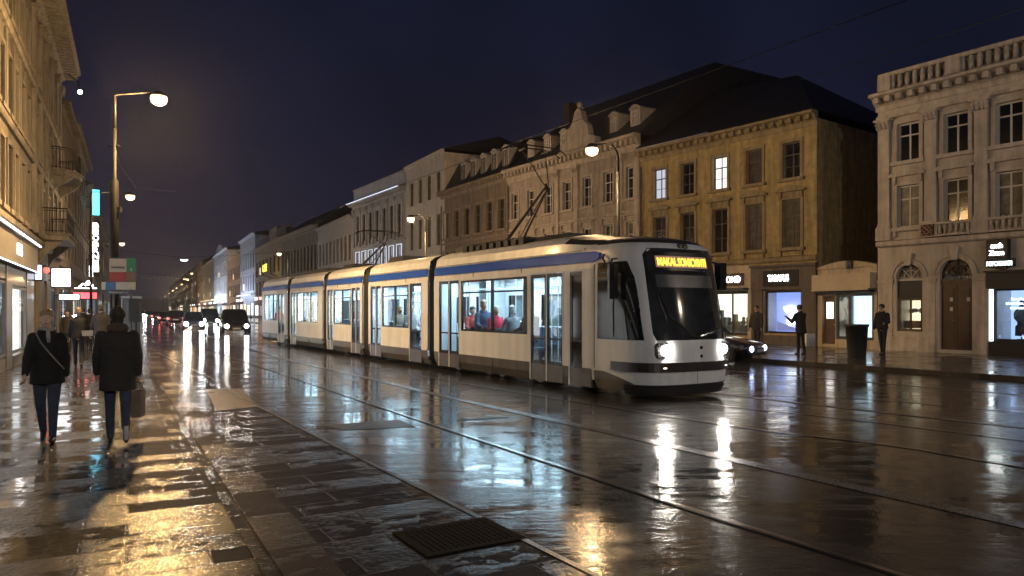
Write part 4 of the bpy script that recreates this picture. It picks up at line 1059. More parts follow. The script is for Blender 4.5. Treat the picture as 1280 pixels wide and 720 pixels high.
# sign board beside the first lamp
sb = empty('sign_board', W3(153,322,20.5).xy.to_3d(), R(4), 'multi panel sign board with green, red, brown and blue fields beside the lamp pole', 'sign')
k = 20.5/F
def sbz(v): return CAMZ+(HOR-v)*k
pan = [('sign_panel', (.50,.42,.36), -15.5,5,323.5,340), ('green_panel', (.02,.22,.10), 5.2,16,322.5,340), ('red_panel', (.33,.03,.025), -15.5,5,340.3,352), ('brown_panel', (.20,.11,.07), 5.2,16,340.3,352),
       ('cream_panel', (.55,.52,.38), -25,-20.3,352.6,362), ('blue_panel', (.04,.14,.33), -20,-8,352.6,362), ('white_panel', (.5,.45,.38), -7.7,16,352.6,362)]
MB().box(-16*k,16.4*k,.012,.05,sbz(352.3),sbz(322)).box(-25.4*k,16.4*k,.012,.05,sbz(362.4),sbz(352.4)).build('backing', M_GREYM, sb)
for nme, c, a, b_, v0, v1 in pan: MB().box(a*k, b_*k, -.012, .01, sbz(v1), sbz(v0)).build(nme, mat(nme+'_paint', c, .4, var=.12, scale=6), sb)
signtext(sb, 'Lisenburg', -5*k, -.016, sbz(334.5), .34, .07, mat('sign_ink', (.06,.05,.05), .5))
signtext(sb, '5', 11*k, -.016, sbz(337), .06, .08, mat('sign_pale_ink', (.4,.5,.4), .5))
MB().box(-24*k, 12*k, -.012, .02, sbz(368), sbz(363)).build('direction_plate', mat('plate_dark', (.05,.05,.07), .4), sb)
signtext(sb, 'Hauptstrasse-ost', -4*k, -.016, sbz(365.5), .52, .05, mat('sign_white_ink', (.6,.6,.62), .5))
MB().tube([(-12*k,.07,0),(-12*k,.07,sbz(323))], .03, 8).tube([(9*k,.07,0),(9*k,.07,sbz(323))], .03, 8).build('post', M_GREYM, sb)
sc_ = empty('shelter', (sb.location.x-.18, sb.location.y+.9, 0), R(4), 'small glass shelter panel with pale frame standing under the sign board', 'shelter')
MB().box(-.55,-.5,-.03,.03,0,2.2).box(.42,.47,-.03,.03,0,2.2).box(-.5,.42,-.03,.03,2.14,2.2).box(-.06,-.03,-.02,.02,0,2.139).build('frame', mat('pale_frame', (.35,.36,.38), .4, .4), sc_)
MB().box(-.5,-.06,-.008,.008,.1,2.12).box(-.03,.42,-.008,.008,.1,2.12).build('pane', mat('blue_grey_panel', (.05,.06,.085), .2, var=.4, scale=2), sc_)
sc_.scale = (.55, 1, .95)
ib = empty('display_box', (sb.location.x+.42, sb.location.y-.1, 0), R(4), 'black box with dark face on a thin post right of the sign board', 'box')
MB().box(-.14,.14,-.1,.1,1.35,2.0).build('cabinet', M_BLACK, ib); MB().tube([(0,0,0),(0,0,1.35)], .035, 8).lathe([(.12,0),(.12,.03),(0,.03)], 12).build('post', M_BLACK, ib)

# ------------------------------------------------------------------ thin haze added to put a glow around the lamps
if HAZE:
    hz = MB().box(-2420, 620, -220, 2020, -1, 135).build('haze', None if False else mat('haze', var=0)); hz['kind'] = 'stuff'
    t_ = MATS['haze'].node_tree; t_.nodes.clear(); oo = t_.nodes.new('ShaderNodeOutputMaterial'); pv_ = t_.nodes.new('ShaderNodeVolumePrincipled')
    pv_.inputs['Color'].default_value = (.9,.92,.95,1); pv_.inputs['Density'].default_value = HAZE; pv_.inputs['Anisotropy'].default_value = .88
    t_.links.new(pv_.outputs[0], oo.inputs['Volume'])
# ------------------------------------------------------------------ tram
tram = empty('tram', TO, atan2(TF.y, TF.x), 'long white low floor tram with blue roof stripe, lit windows and amber destination display', 'tram')
tw = mat('tram_white', (.80,.83,.86), .38, 0, .10, 1.5, coat=.2, stain=.14)
tg = mat('tram_grey', (.115,.112,.112), .3, 0, .2, 1.5, coat=.3, stain=.25)
tb_ = mat('tram_blue', (.004,.09,.62), .25, 0, .1, 2, coat=.5)
td = mat('tram_black_trim', (.012,.012,.013), .25, 0, .2, 3, coat=.4)
troof = mat('tram_roof_dark', (.03,.03,.03), .5, 0, .3, 3)
tin = mat('tram_lining', (.72,.75,.77), .5, var=.1)
tseat = mat('tram_seat', (.035,.05,.075), .7, var=.3, scale=12)
tfl = mat('tram_floor', (.10,.11,.12), .5, var=.3)
tceil = emis('tram_ceiling_light', (.80,.93,1.0), 30.0)
tgl = glass('tram_glass', (.78,.90,.96), .10)
tdark = mat('tram_dark_glass', (.012,.014,.016), .07, 0, .2, 1)
TW = 1.2
PROF = [(.12,1.1),(.3,1.18),(.52,1.2),(2.5,1.2),(2.9,1.15),(3.02,1.06),(3.1,.92),(3.16,.7),(3.2,.35)]
PROFR = [(2.9,1.15),(3.1,1.10),(3.22,.95),(3.30,.7),(3.345,.35)]
def X(t_): return -.35-t_
WZ0, WZ1, DZ0, DZ1 = 1.14, 2.46, .13, 2.5
secs = [  # (x front, x rear, near side windows [(x0,x1,panes)], doors [(x0,x1,leaves,dark)])
 (-2.02, X(8.65), [(X(6.98), X(3.74), 2)], [(X(2.1), X(1.36)-.0, 1, 1), (X(3.6), X(2.34), 2, 0), (X(8.32), X(7.1), 2, 0)]),
 (X(9.07), X(13.9), [(X(12.62), X(10.45), 2)], [(X(10.37), X(9.5), 1, 0), (X(13.68), X(12.72), 2, 0)]),
 (X(14.5), X(18.6), [(X(17.68), X(15.7), 2)], [(X(15.62), X(14.72), 2, 0), (X(18.5), X(17.75), 2, 0)]),
 (X(19.1), X(24.1), [(X(22.95), X(19.75), 3)], [(X(23.95), X(23.05), 2, 0)]),
 (X(24.7), X(29.6), [(X(29.1), X(26.4), 3)], [(X(26.3), X(25.1), 2, 0)])]
def side_wall(mb, xa, xb, side, holes, z0=.52, z1=2.9):
    """flat part of the body side between the skirt and the roof"""
    xs = sorted({xa, xb, *[h[0] for h in holes], *[h[1] for h in holes]}); zs = sorted({z0, 2.5, z1, *[min(max(z, z0), z1) for h in holes for z in h[2:4]]})
    def yy(z): return TW if z <= 2.5 else TW-.05*(z-2.5)/.4
    for i in range(len(xs)-1):
        for j in range(len(zs)-1):
            cx = (xs[i]+xs[i+1])/2; cz = (zs[j]+zs[j+1])/2
            if any(h[0] < cx < h[1] and h[2] < cz < h[3] for h in holes): continue
            for off in (0, -.045):
                p = [(xs[i], side*(yy(zs[j])+off), zs[j]), (xs[i+1], side*(yy(zs[j])+off), zs[j]), (xs[i+1], side*(yy(zs[j+1])+off), zs[j+1]), (xs[i], side*(yy(zs[j+1])+off), zs[j+1])]
                mb.quad(*p)
def tram_door(par, x0, x1, leaves, dark, side):
    n = leaves; w = (x1-x0)/n; y = side*TW
    d = None
    mb = MB(); gb = MB(); lo = MB(); s = side
    def bx(m_, a, b_, ya, yb, z0, z1): m_.box(a, b_, min(s*ya, s*yb), max(s*ya, s*yb), z0, z1)
    for k in range(n):
        a, b_ = x0+w*k+.012, x0+w*(k+1)-.012; f = .055
        bx(mb, a, a+f, TW-.05, TW-.008, .50, DZ1-.02); bx(mb, b_-f, b_, TW-.05, TW-.008, .50, DZ1-.02)
        bx(mb, a+f, b_-f, TW-.05, TW-.008, DZ1-.1, DZ1-.02); bx(mb, a+f, b_-f, TW-.05, TW-.008, .50, .58)
        bx(mb, a+f, b_-f, TW-.046, TW-.012, 1.04, 1.08)
        bx(gb, a+f, b_-f, TW-.034, TW-.024, .58, DZ1-.1)
        bx(lo, a, b_, TW-.05, TW-.010, .14, .499)
    d = mb.build('door', td if dark else td, par)
    gb.build('door_glass', tdark if dark else tgl, d)
    lo.build('door_kick_panel', tg, d)
    r = MB()
    bx(r, x0-.03, x0+.01, TW-.05, TW+.006, .13, DZ1+.02); bx(r, x1-.01, x1+.03, TW-.05, TW+.006, .53, DZ1+.02); bx(r, x0+.01, x1-.01, TW-.05, TW+.006, DZ1-.015, DZ1+.03)
    if leaves == 2: bx(r, (x0+x1)/2-.02, (x0+x1)/2+.02, TW-.052, TW-.003, .14, DZ1-.02)
    r.build('door_surround', tw if not dark else tw, d)
    return d
for si, (xf, xr, wins, doors) in enumerate(secs):
    holesN = [(min(a,b_), max(a,b_), WZ0, WZ1) for a, b_, _ in wins]+[(a, b_, .4, DZ1) for a, b_, _, _ in doors]
    L_ = xf-xr
    # far side: glazed all along
    n_f = max(2, int(L_/1.6)); holesF = [(xr+L_*k/n_f+.22, xr+L_*(k+1)/n_f-.22, 1.25, 2.12) for k in range(n_f)]
    mb = MB(); side_wall(mb, xr, xf, -1, holesN); side_wall(mb, xr, xf, 1, holesF)
    # roof haunches and roof
    pr = PROFR; xt = -3.0 if si == 0 else xf
    for s in (-1, 1):
        for (za, wa), (zb, wb_) in zip(pr, pr[1:]):
            mb.quad((xr,s*wa,za),(xt,s*wa,za),(xt,s*wb_,zb),(xr,s*wb_,zb))
    mb.quad((xr,-.35,3.345),(xt,-.35,3.345),(xt,.35,3.345),(xr,.35,3.345))
    body = mb.build('body', tw, tram); smooth_angle(body, 30)
    # skirt panels between the doors
    xs = sorted([xr+.01]+[q for a, b_, _, _ in doors for q in (a-.01, b_+.01)]+[(xf if si else -2.02)-.01])
    mb = MB()
    for a, b_ in zip(xs[::2], xs[1::2]):
        if b_-a < .03: continue
        for (za, wa), (zb, wb_) in zip(PROF[:2], PROF[1:3]): mb.quad((a,-wa,za),(b_,-wa,za),(b_,-wb_-.003,zb),(a,-wb_-.003,zb))
        n_ = max(1, int((b_-a)/1.4))
        for q in range(1, n_): x = a+(b_-a)*q/n_; mb.box(x-.006, x+.006, -1.206, -1.19, .16, .5)
    for (za, wa), (zb, wb_) in zip(PROF[:2], PROF[1:3]): mb.quad((xr,wa,za),(xf,wa,za),(xf,wb_+.003,zb),(xr,wb_+.003,zb))
    mb.build('skirt', tg, tram)
    x1s = xf-.05 if si else -1.05
    MB().box(xr+.04, x1s if si == 0 else xf-.04, -TW-.005, -TW+.05, 2.66, 2.86).build('blue_stripe', tb_, tram) if si else MB().prismy([(xr+.04,2.655),(-1.62,2.655),(-1.45,2.72),(-1.45,2.82),(-1.6,2.86),(xr+.04,2.86)], -TW-.006, -TW+.05).build('blue_stripe', tb_, tram)
    for a, b_, n in wins:
        a, b_ = min(a,b_), max(a,b_)
        mb = MB(); f = .05
        mb.box(a, a+f, -TW-.004, -TW+.05, WZ0, WZ1); mb.box(b_-(.16 if si == 0 else f), b_, -TW-.004, -TW+.05, WZ0, WZ1)
        mb.box(a+f, b_-f, -TW-.004, -TW+.05, WZ0, WZ0+f); mb.box(a+f, b_-f, -TW-.004, -TW+.05, WZ1-f, WZ1)
        for k in range(1, n): x = a+(b_-a)*k/n; mb.box(x-.045, x+.045, -TW-.003, -TW+.05, WZ0+f, WZ1-f)
        mb.box(a+f, b_-f, -TW-.001, -TW+.04, 2.12, 2.155)
        w = mb.build('window', td, tram); MB().box(a+.02, b_-.02, -TW+.015, -TW+.025, WZ0+.02, WZ1-.02).build('pane', tgl, w)
    for h in holesF:
        w = MB().box(h[0], h[0]+.05, TW-.05, TW+.004, h[2], h[3]).box(h[1]-.05, h[1], TW-.05, TW+.004, h[2], h[3]).build('window', td, tram)
        MB().box(h[0]+.02, h[1]-.02, TW-.03, TW-.02, h[2], h[3]).build('pane', tgl, w)
    for a, b_, lv, dk_ in doors: tram_door(tram, a, b_, lv, dk_, -1)
    # interior
    xi = xf if si else -2.0
    it = MB().box(xr, xi, -1.14, 1.14, .33, .36).build('cabin_floor', tfl, tram)
    MB().box(xr, xi, -1.12, 1.12, 2.60, 2.64).build('cabin_ceiling', tin, tram)
    MB().box(xr+.15, xi-.15, -.62, -.42, 2.585, 2.598).box(xr+.15, xi-.15, .42, .62, 2.585, 2.598).build('ceiling_light', tceil, tram)
    sm = MB(); pm_ = MB()
    if si == 0: seats = [X(3.95), X(4.6), X(5.25), X(5.9), X(6.55)]
    else:
        a, b_, _ = wins[0]; a, b_ = min(a,b_), max(a,b_); n = max(2, int((b_-a)/.75)); seats = [a+(b_-a)*(k+.5)/n for k in range(n)]
    for x in seats:
        for y in (-.82, .62):
            st_ = MB().box(x-.22, x+.2, y-.24, y+.24, .74, .82).prismy([(x-.25,.8),(x-.17,.8),(x-.21,1.24),(x-.27,1.24)], y-.22, y+.22).box(x-.05, x+.05, y-.2, y+.2, .36, .739)
            st_.build('seat', tseat, tram)
    for x in [xr+.5, (xr+xi)/2, xi-.5]+[seats[0]+.33, seats[-1]-.33]:
        pm_.tube([(x,-.42,.36),(x,-.42,2.6)], .017, 8); pm_.tube([(x+.1,.38,.36),(x+.1,.38,2.6)], .017, 8)
    pm_.tube([(xr+.2,-.42,2.25),(xi-.2,-.42,2.25)], .015, 8).tube([(xr+.2,.38,2.25),(xi-.2,.38,2.25)], .015, 8)
    pm_.build('handrail', mat('steel_rail_paint', (.7,.72,.72), .3, .3), tram)
    for q0, q1 in ((xr, xr+.03), (xi-.03, xi)):
        for w0, w1 in ((-1.14,-.5),(.5,1.14)): MB().box(q0, q1, w0, w1, .36, 2.6).build('partition', tin, tram)
    for x in [xr+L_*k/3 for k in (1,2)]: MB().box(x-.004, x+.004, -TW-.0015, -TW+.01, 2.52, 2.655).build('panel_seam', M_RUB, tram)
    MB().box(xr+.02, xf-.02, -TW+.006, -TW+.02, 2.895, 2.905).build('gutter_seam', M_RUB, tram)
    # running gear
    MB().box(xr+.3, xf-.3, -.95, .95, .20, .33).build('underframe', M_BLACK, tram)
    for bx_ in ([xr+1.6, xf-3.0] if si == 0 else ([(xr+xf)/2] if si % 2 == 0 else [])):
        bg = MB().box(bx_-1.0, bx_+1.0, -.85, -.6, .16, .34).box(bx_-1.0, bx_+1.0, .6, .85, .16, .34).build('bogie', M_BLACK, tram)
        for dx in (-.85, .85):
            for y in (-.74, .74):
                wh = MB().tube([(bx_+dx, y-.06, .30), (bx_+dx, y+.06, .30)], .285, 20); wh.build('wheel', mat('wheel_steel', (.15,.14,.13), .4, .8), bg)
    if si == 0:
        MB().box(xi-.02, xi+.02, -1.14, 1.14, .3, 2.95).build('cab_bulkhead', tfl, tram)
    if si == 4:
        MB().add([(xr,-1.18,.14),(xr,1.18,.14),(xr,1.2,2.5),(xr,1.1,3.1),(xr,.4,3.34),(xr,-.4,3.34),(xr,-1.1,3.1),(xr,-1.2,2.5),(xr-.35,-1.0,.3),(xr-.35,1.0,.3),(xr-.25,1.0,2.5),(xr-.1,.9,2.9),(xr-.05,.35,3.1),(xr-.05,-.35,3.1),(xr-.1,-.9,2.9),(xr-.25,-1.0,2.5)],
            [(i, (i+1) % 8, 8+(i+1) % 8, 8+i) for i in range(8)]+[tuple(range(8,16))]).build('rear_end', tw, tram)
        for y in (-.75,.75): MB().ball((xr-.34,y,.85), (.04,.1,.1), 10, 6).build('tail_light', emis('tail_glow', (1,.05,.03), 4), tram, True)
# articulations: black pleated bellows
for a, b_ in ((X(8.65),X(9.07)),(X(13.9),X(14.5)),(X(18.6),X(19.1)),(X(24.1),X(24.7))):
    mb = MB(); n = 10; P = [(w,z) for z, w in PROF if z < 2.9]+[(w,z) for z, w in PROFR]
    ring = [(-w, z) for w, z in P]+[(w, z) for w, z in P[::-1]]
    vs = []; k = len(ring)
    for i in range(n+1):
        x = a+(b_-a)*i/n; s = .965 if i % 2 else .93
        vs += [(x, y*s, .1+(z-.1)*(s+.03)) for y, z in ring]
    mb.add(vs, [(i*k+j, i*k+(j+1) % k, (i+1)*k+(j+1) % k, (i+1)*k+j) for i in range(n) for j in range(k)]); mb.build('bellows', M_RUB, tram)
# ---- cab ----
XS0 = -2.02; PEXP = 3.2
NOSE = [(.12,-.14),(.3,-.03),(.5,0),(.95,0),(1.1,-.02),(2.85,-.40),(2.95,-.47),(3.03,-.60),(3.1,-.80),(3.16,-1.1),(3.2,-1.5)]
def lerp_tab(tab, z):
    if z <= tab[0][0]: return tab[0][1]
    for (a, va), (b_, vb) in zip(tab, tab[1:]):
        if z <= b_: return va+(vb-va)*(z-a)/(b_-a)
    return tab[-1][1]
def nx(z): return lerp_tab(NOSE, z)
def hw(z): return lerp_tab(PROF, z)
def aa(z): return min(.95, nx(z)-XS0-.03)
def surf_x(y, z):
    w = hw(z); a = aa(z); q = min(1, abs(y)/w)
    return nx(z)-a+a*(1-q**PEXP)**(1/PEXP)
def surf_y(x, z):
    w = hw(z); a = aa(z); xc = nx(z)-a
    if x <= xc: return w
    q = min(1, (x-xc)/a); return w*(1-q**PEXP)**(1/PEXP)
def outline(z, n=44, off=0, x0=XS0):
    w = hw(z); a = aa(z); xc = nx(z)-a; raw = [Vector((x0+(xc-x0)*i/10, -w)) for i in range(10)] if x0 < xc else []
    for i in range(241):
        ph = -pi/2+pi*i/240; y = w*(1 if sin(ph) > 0 else -1)*abs(sin(ph))**(2/PEXP); x = xc+a*abs(cos(ph))**(2/PEXP)
        if x >= x0: raw.append(Vector((x, y)))
    raw += [Vector((p.x, -p.y)) for p in raw[:10][::-1]] if x0 < xc else []
    d = [0]
    for p, q in zip(raw, raw[1:]): d.append(d[-1]+(q-p).length)
    out = []; j = 0
    for i in range(n+1):
        s = d[-1]*i/n
        while j < len(d)-2 and d[j+1] < s: j += 1
        seg = d[j+1]-d[j]; f = 0 if seg < 1e-9 else (s-d[j])/seg
        out.append(raw[j].lerp(raw[j+1], min(1, f)))
    if off:
        res = []
        for i, p in enumerate(out):
            t_ = (out[min(i+1, n)]-out[max(i-1, 0)]).normalized(); res.append(p+Vector((t_.y, -t_.x))*off)
        return res
    return out
def wrap(name, z0, z1, m, off=0, x0=XS0, nz_=1, n=44, thick=0, par=None, zl=None, smooth=True):
    zs = zl or [z0+(z1-z0)*i/nz_ for i in range(nz_+1)]; mb = MB()
    R_ = [outline(z, n, off, x0) for z in zs]
    vs = [(p.x, p.y, z) for z, r in zip(zs, R_) for p in r]; k = n+1
    mb.add(vs, [(i*k+j, i*k+j+1, (i+1)*k+j+1, (i+1)*k+j) for i in range(len(zs)-1) for j in range(n)])
    if thick:
        for zz, r in ((zs[0], R_[0]), (zs[-1], R_[-1])):
            inn = outline(zz, n, off-thick, x0); mb.add([(p.x,p.y,zz) for p in r]+[(p.x,p.y,zz) for p in inn], [(j, j+1, k+j+1, k+j) for j in range(n)])
    o = mb.build(name, m, par or tram); smooth_angle(o, 35) if smooth else None
    return o
wrap('cab_shell', 0, 0, tw, zl=[.30,.5,.7,.95,1.1]+[1.1+1.75*i/8 for i in range(1,9)]+[2.95,3.0], n=60)
wrap('cab_roof', 0, 0, troof, .004, zl=[2.985,3.03,3.065,3.1,3.13,3.16,3.18,3.2], n=60)
MB().box(-2.0,-1.5,-.36,.36,3.19,3.203).build('roof_hatch', troof, tram)
ra = [(w, z) for z, w in PROFR]; rb = [(hw(z)+.004, z+.004) for z in (2.9, 3.0, 3.1, 3.16, 3.2)]
ra = [(-w, z) for w, z in ra]+[(w, z) for w, z in ra[::-1]]; rb = [(-w, z) for w, z in rb]+[(w, z) for w, z in rb[::-1]]
mb = MB(); k = len(ra); rows_ = 6
vs = []
for i in range(rows_+1):
    f = i/rows_; f2 = f*f*(3-2*f)
    vs += [(-3.0+1.35*f, a_[0]+(b_[0]-a_[0])*f2, a_[1]+(b_[1]-a_[1])*f2) for a_, b_ in zip(ra, rb)]
for i in range(rows_):
    for j in range(k-1):
        mb.add([vs[i*k+j], vs[i*k+j+1], vs[(i+1)*k+j+1], vs[(i+1)*k+j]], [(0,1,2,3)], 0 if (j in (0, k-2) or i == 0 and j in (1, k-3)) else 1)
mb.build('cab_roof_fairing', [tw, troof], tram)
def front_patch(name, m, zs, ylo, yhi, off, n=20, par=None, thick=.012):
    mb = MB(); vs = []
    for o_ in (off, off-thick):
        for z in zs:
            a, b_ = ylo(z), yhi(z)
            for i in range(n+1): y = a+(b_-a)*i/n; vs.append((surf_x(y, z)+o_, y, z))
    k = n+1; K = k*len(zs)
    fs = [(i*k+j, i*k+j+1, (i+1)*k+j+1, (i+1)*k+j) for i in range(len(zs)-1) for j in range(n)]
    fs += [tuple(K+q for q in f[::-1]) for f in fs]
    edge = [j for j in range(k)]+[i*k+n for i in range(1, len(zs))]+[(len(zs)-1)*k+j for j in range(n-1, -1, -1)]+[i*k for i in range(len(zs)-2, 0, -1)]
    fs += [(edge[i], edge[(i+1) % len(edge)], K+edge[(i+1) % len(edge)], K+edge[i]) for i in range(len(edge))]
    mb.add(vs, fs); o = mb.build(name, m, par or tram); smooth_angle(o, 35); return o
zsW = [1.13+(2.87-1.13)*i/14 for i in range(15)]
def wy(z): 
    q = (z-1.13)/1.74; e_ = .93-.03*q
    if q > .93: e_ -= .10*((q-.93)/.07)**2
    if q < .05: e_ -= .05*((.05-q)/.05)**2
    return e_
ws = front_patch('windscreen', mat('windscreen_glass', (.030,.034,.038), .06, 0, .7, 1.2), zsW, lambda z: -wy(z), wy, .010)
# faint blind band and dashboard glow seen in the glass
front_patch('sun_blind', mat('blind_grey', (.06,.07,.08), .35, var=.2, coat=1), [2.12,2.25,2.36], lambda z: -.74, lambda z: .70, .0125, par=ws, thick=.004)
front_patch('display_box', td, [2.44,2.56,2.68,2.80], lambda z: -.86, lambda z: .86, .014, par=ws, thick=.01)
amb = emis('amber_led', (1,.52,.02), 2.6); ambd = emis('amber_led_dim', (1,.33,.01), .10)
front_patch('display_field', ambd, [2.50,2.6,2.72], lambda z: -.70, lambda z: .62, .016, par=ws, thick=.004)
me = textmesh('MAKAL.SONICVINTI', 1, amb, .003, (1.24, .155))
for v in me.vertices:
    y, z = v.co.x-.04, v.co.y+2.61; v.co = Vector((surf_x(y, z)+.020+v.co.z, y, z))
inst('destination_text', me, ws)
# wipers
def onf(y, z, o_=.03): return (surf_x(y, z)+o_, y, z)
MB().tube([onf(.12,1.16,.05), onf(-.1,1.2,.05), onf(-.55,1.55), onf(-.78,2.1), onf(-.83,2.42)], .014, 6).tube([onf(.05,1.2,.05), onf(.45,1.28,.05), onf(.72,1.35,.045)], .012, 6).tube([onf(-.66,1.5,.03), onf(-.86,2.45,.025)], .010, 6).build('wiper', td, tram)
# side cab window
def side_patch(name, m, zs, xlo, xhi, off, n=14, par=None, sgn=-1):
    mb = MB(); vs = []
    for o_ in (off, off-.012):
        for z in zs:
            a, b_ = xlo(z), xhi(z)
            for i in range(n+1): x = a+(b_-a)*i/n; vs.append((x, sgn*(surf_y(x, z)+o_), z))
    k = n+1; K = k*len(zs)
    fs = [(i*k+j, i*k+j+1, (i+1)*k+j+1, (i+1)*k+j) for i in range(len(zs)-1) for j in range(n)]
    fs += [tuple(K+q for q in f[::-1]) for f in fs]
    mb.add(vs, fs); o = mb.build(name, m, par or tram); smooth_angle(o, 35); return o
zsS = [1.13+(2.62-1.13)*i/10 for i in range(11)]
for sgn in (-1, 1):
    cw = side_patch('cab_window', tdark, zsS, lambda z: -1.50, lambda z: nx(z)-.27-.10*max(0,(z-2.3))/.3, .010, par=tram, sgn=sgn)
MB().tube([(-1.0,-1.214,1.2),(-1.0,-1.214,2.55)], .012, 6).build('window_bar', td, cw)
# seam line between cab and door
MB().box(-1.62,-1.605,-1.206,-1.19,.55,2.6).build('panel_seam', M_RUB, tram)
MB().tube([(-1.30,-1.19,2.78),(-1.28,-1.25,2.70),(-1.25,-1.22,2.62)], .02, 6).build('side_marker_hook', td, tram)
# mirror
mm_ = MB().tube([(-.95,-1.17,2.68),(-.86,-1.36,2.66),(-.84,-1.40,2.5)], .018, 6).build('mirror_arm', td, tram)
mb = MB(); mb.prismz([(-.90,-1.44),(-.80,-1.47),(-.74,-1.40),(-.76,-1.30),(-.86,-1.28)], 1.90, 2.56); mb.build('mirror', td, mm_)
mm_ = MB().tube([(-.8,1.15,2.68),(-.7,1.34,2.64)], .018, 6).build('mirror_arm', td, tram)
MB().prismz([(-.8,1.3),(-.66,1.32),(-.62,1.46),(-.76,1.5)], 2.1, 2.66).build('mirror', td, mm_)
# headlights
hlm = emis('headlight_glow', (1,.93,.82), 260)
for y in (-.78, .80):
    hg = MB().prismx([(y-.15,.86),(y-.12,.80),(y+.12,.80),(y+.15,.86),(y+.15,1.02),(y+.12,1.08),(y-.12,1.08),(y-.15,1.02)], surf_x(y,.94)-.12, surf_x(y,.94)+.012).build('headlight', td, tram)
    MB().ball((surf_x(y,.94)+.02, y+(.03 if y < 0 else -.03), .94), (.05,.092,.092), 14, 8).build('lens', hlm, hg, True)
    MB().box(surf_x(y,.66)-.05, surf_x(y,.66)+.058, y-.03, y+.03, .61, .63).build('indicator', emis('marker_glow', (1,.85,.65), 3), tram)
# bumper, lower lip
wrap('bumper', .545, .715, mat('bumper_dark', (.035,.025,.025), .35, coat=.3), .045, x0=-1.05, nz_=1, n=40, thick=.05, smooth=False)
wrap('lower_bumper', .10, .24, M_RUB, .055, x0=-.75, n=30, thick=.3, smooth=False)
wrap('lower_lip', .24, .30, troof, .02, x0=-.75, n=30, thick=.2, smooth=False)
MB().box(.006,.0085,-.004,.004,.31,.54).build('apron_seam', M_RUB, tram)
MB().box(-1.9,-.3,-.9,.9,.14,.29).build('cab_underframe', M_BLACK, tram)
for sgn in (-1, 1): side_patch('skirt_sweep', tg, [.14,.2,.26,.32,.38,.44,.50], lambda z: -1.63 if sgn < 0 else XS0, lambda z: -.30-1.0*((z-.14)/.36)**2.2, .007, sgn=sgn)
# badge on the brow and small emblems on the nose
x_ = surf_x(.08, 2.925)
MB().tube([(x_-.02,-.02,2.915),(x_+.03,-.02,2.915)], .062, 18).tube([(x_-.02,.10,2.915),(x_+.03,.10,2.915)], .062, 18).box(x_-.02,x_+.029,-.02,.10,2.87,2.96).build('badge', td, tram)
for q in (-.02,.10): MB().tube([(x_,q,2.915),(x_+.034,q,2.915)], .024, 12).build('badge_ring', mat('badge_pale', (.3,.28,.25), .4), tram)
for z_, r_ in ((.98,.035),(.82,.032)): MB().tube([(surf_x(.1,z_)-.02,.1,z_),(surf_x(.1,z_)+.014,.1,z_)], r_, 12).build('emblem', td, tram)
# rooftop gear
rg = mat('roof_gear', (.05,.05,.052), .5, .3, .3, 4)
for a, b_, h in ((-4.6,-3.3,.07),(-8.7,-7.9,.12),(X(13.4),X(12.2),.14),(X(18.2),X(17.0),.13),(X(23.5),X(20.2),.13)):
    MB().prismx([(-.7,3.29),(-.6,3.345+h),(.6,3.345+h),(.7,3.29)], a, b_).build('roof_box', rg, tram)
mb = MB(); rnd = random.Random(3)
for i in range(9): x = -7.9+.36*i; mb.box(x, x+.22, -.85, -.6+rnd.uniform(0,.2), 3.24, 3.39+rnd.uniform(0,.06)); mb.tube([(x,-.8,3.44),(x+.36,-.78,3.42)], .02, 6)
mb.build('insulator_row', M_BLACK, tram)
def panto(x, hgt, lower=False):
    p = MB().box(x-.75, x+.5, -.5, -.42, 3.37, 3.43).box(x-.75, x+.5, .42, .5, 3.37, 3.43).box(x-.75, x-.66, -.42, .42, 3.37, 3.43).box(x+.41, x+.5, -.42, .42, 3.37, 3.43).build('pantograph', mat('pantograph_black', (.010,.010,.011), .6), tram)
    kx, kz = x+1.15, 3.43+hgt*.52
    MB().tube([(x-.5,-.25,3.43),(kx,-.04,kz)], [.045,.024], 8).tube([(x-.5,.25,3.43),(kx,.04,kz)], [.03,.018], 8).tube([(x-.3,0,3.43),(kx-.12,.0,kz-.14)], .014, 6).build('lower_arm', mat('pantograph_black', (.010,.010,.011), .6), p)
    hx = x+.55; hz_ = 3.3+hgt
    MB().tube([(kx,-.05,kz),(hx,-.35,hz_-.1)], .012, 6).tube([(kx,.05,kz),(hx,.35,hz_-.1)], .012, 6).tube([(kx,0,kz-.1),(kx-.05,0,kz+.08)], .035, 8).build('upper_arm', mat('pantograph_black', (.010,.010,.011), .6), p)
    mb = MB()
    for dx in (-.16,.16): mb.tube([(hx+dx,-.92,hz_-.14),(hx+dx,-.72,hz_-.02),(hx+dx,-.4,hz_+.02),(hx+dx,.4,hz_+.02),(hx+dx,.72,hz_-.02),(hx+dx,.92,hz_-.14)], .015, 6)
    mb.box(hx-.16, hx+.16, -.36, -.33, hz_-.1, hz_-.06).box(hx-.16, hx+.16, .33, .36, hz_-.1, hz_-.06); mb.build('collector_head', mat('pantograph_black', (.010,.010,.011), .6), p)
panto(-6.2, 2.5)
panto(X(16.6), 1.35)

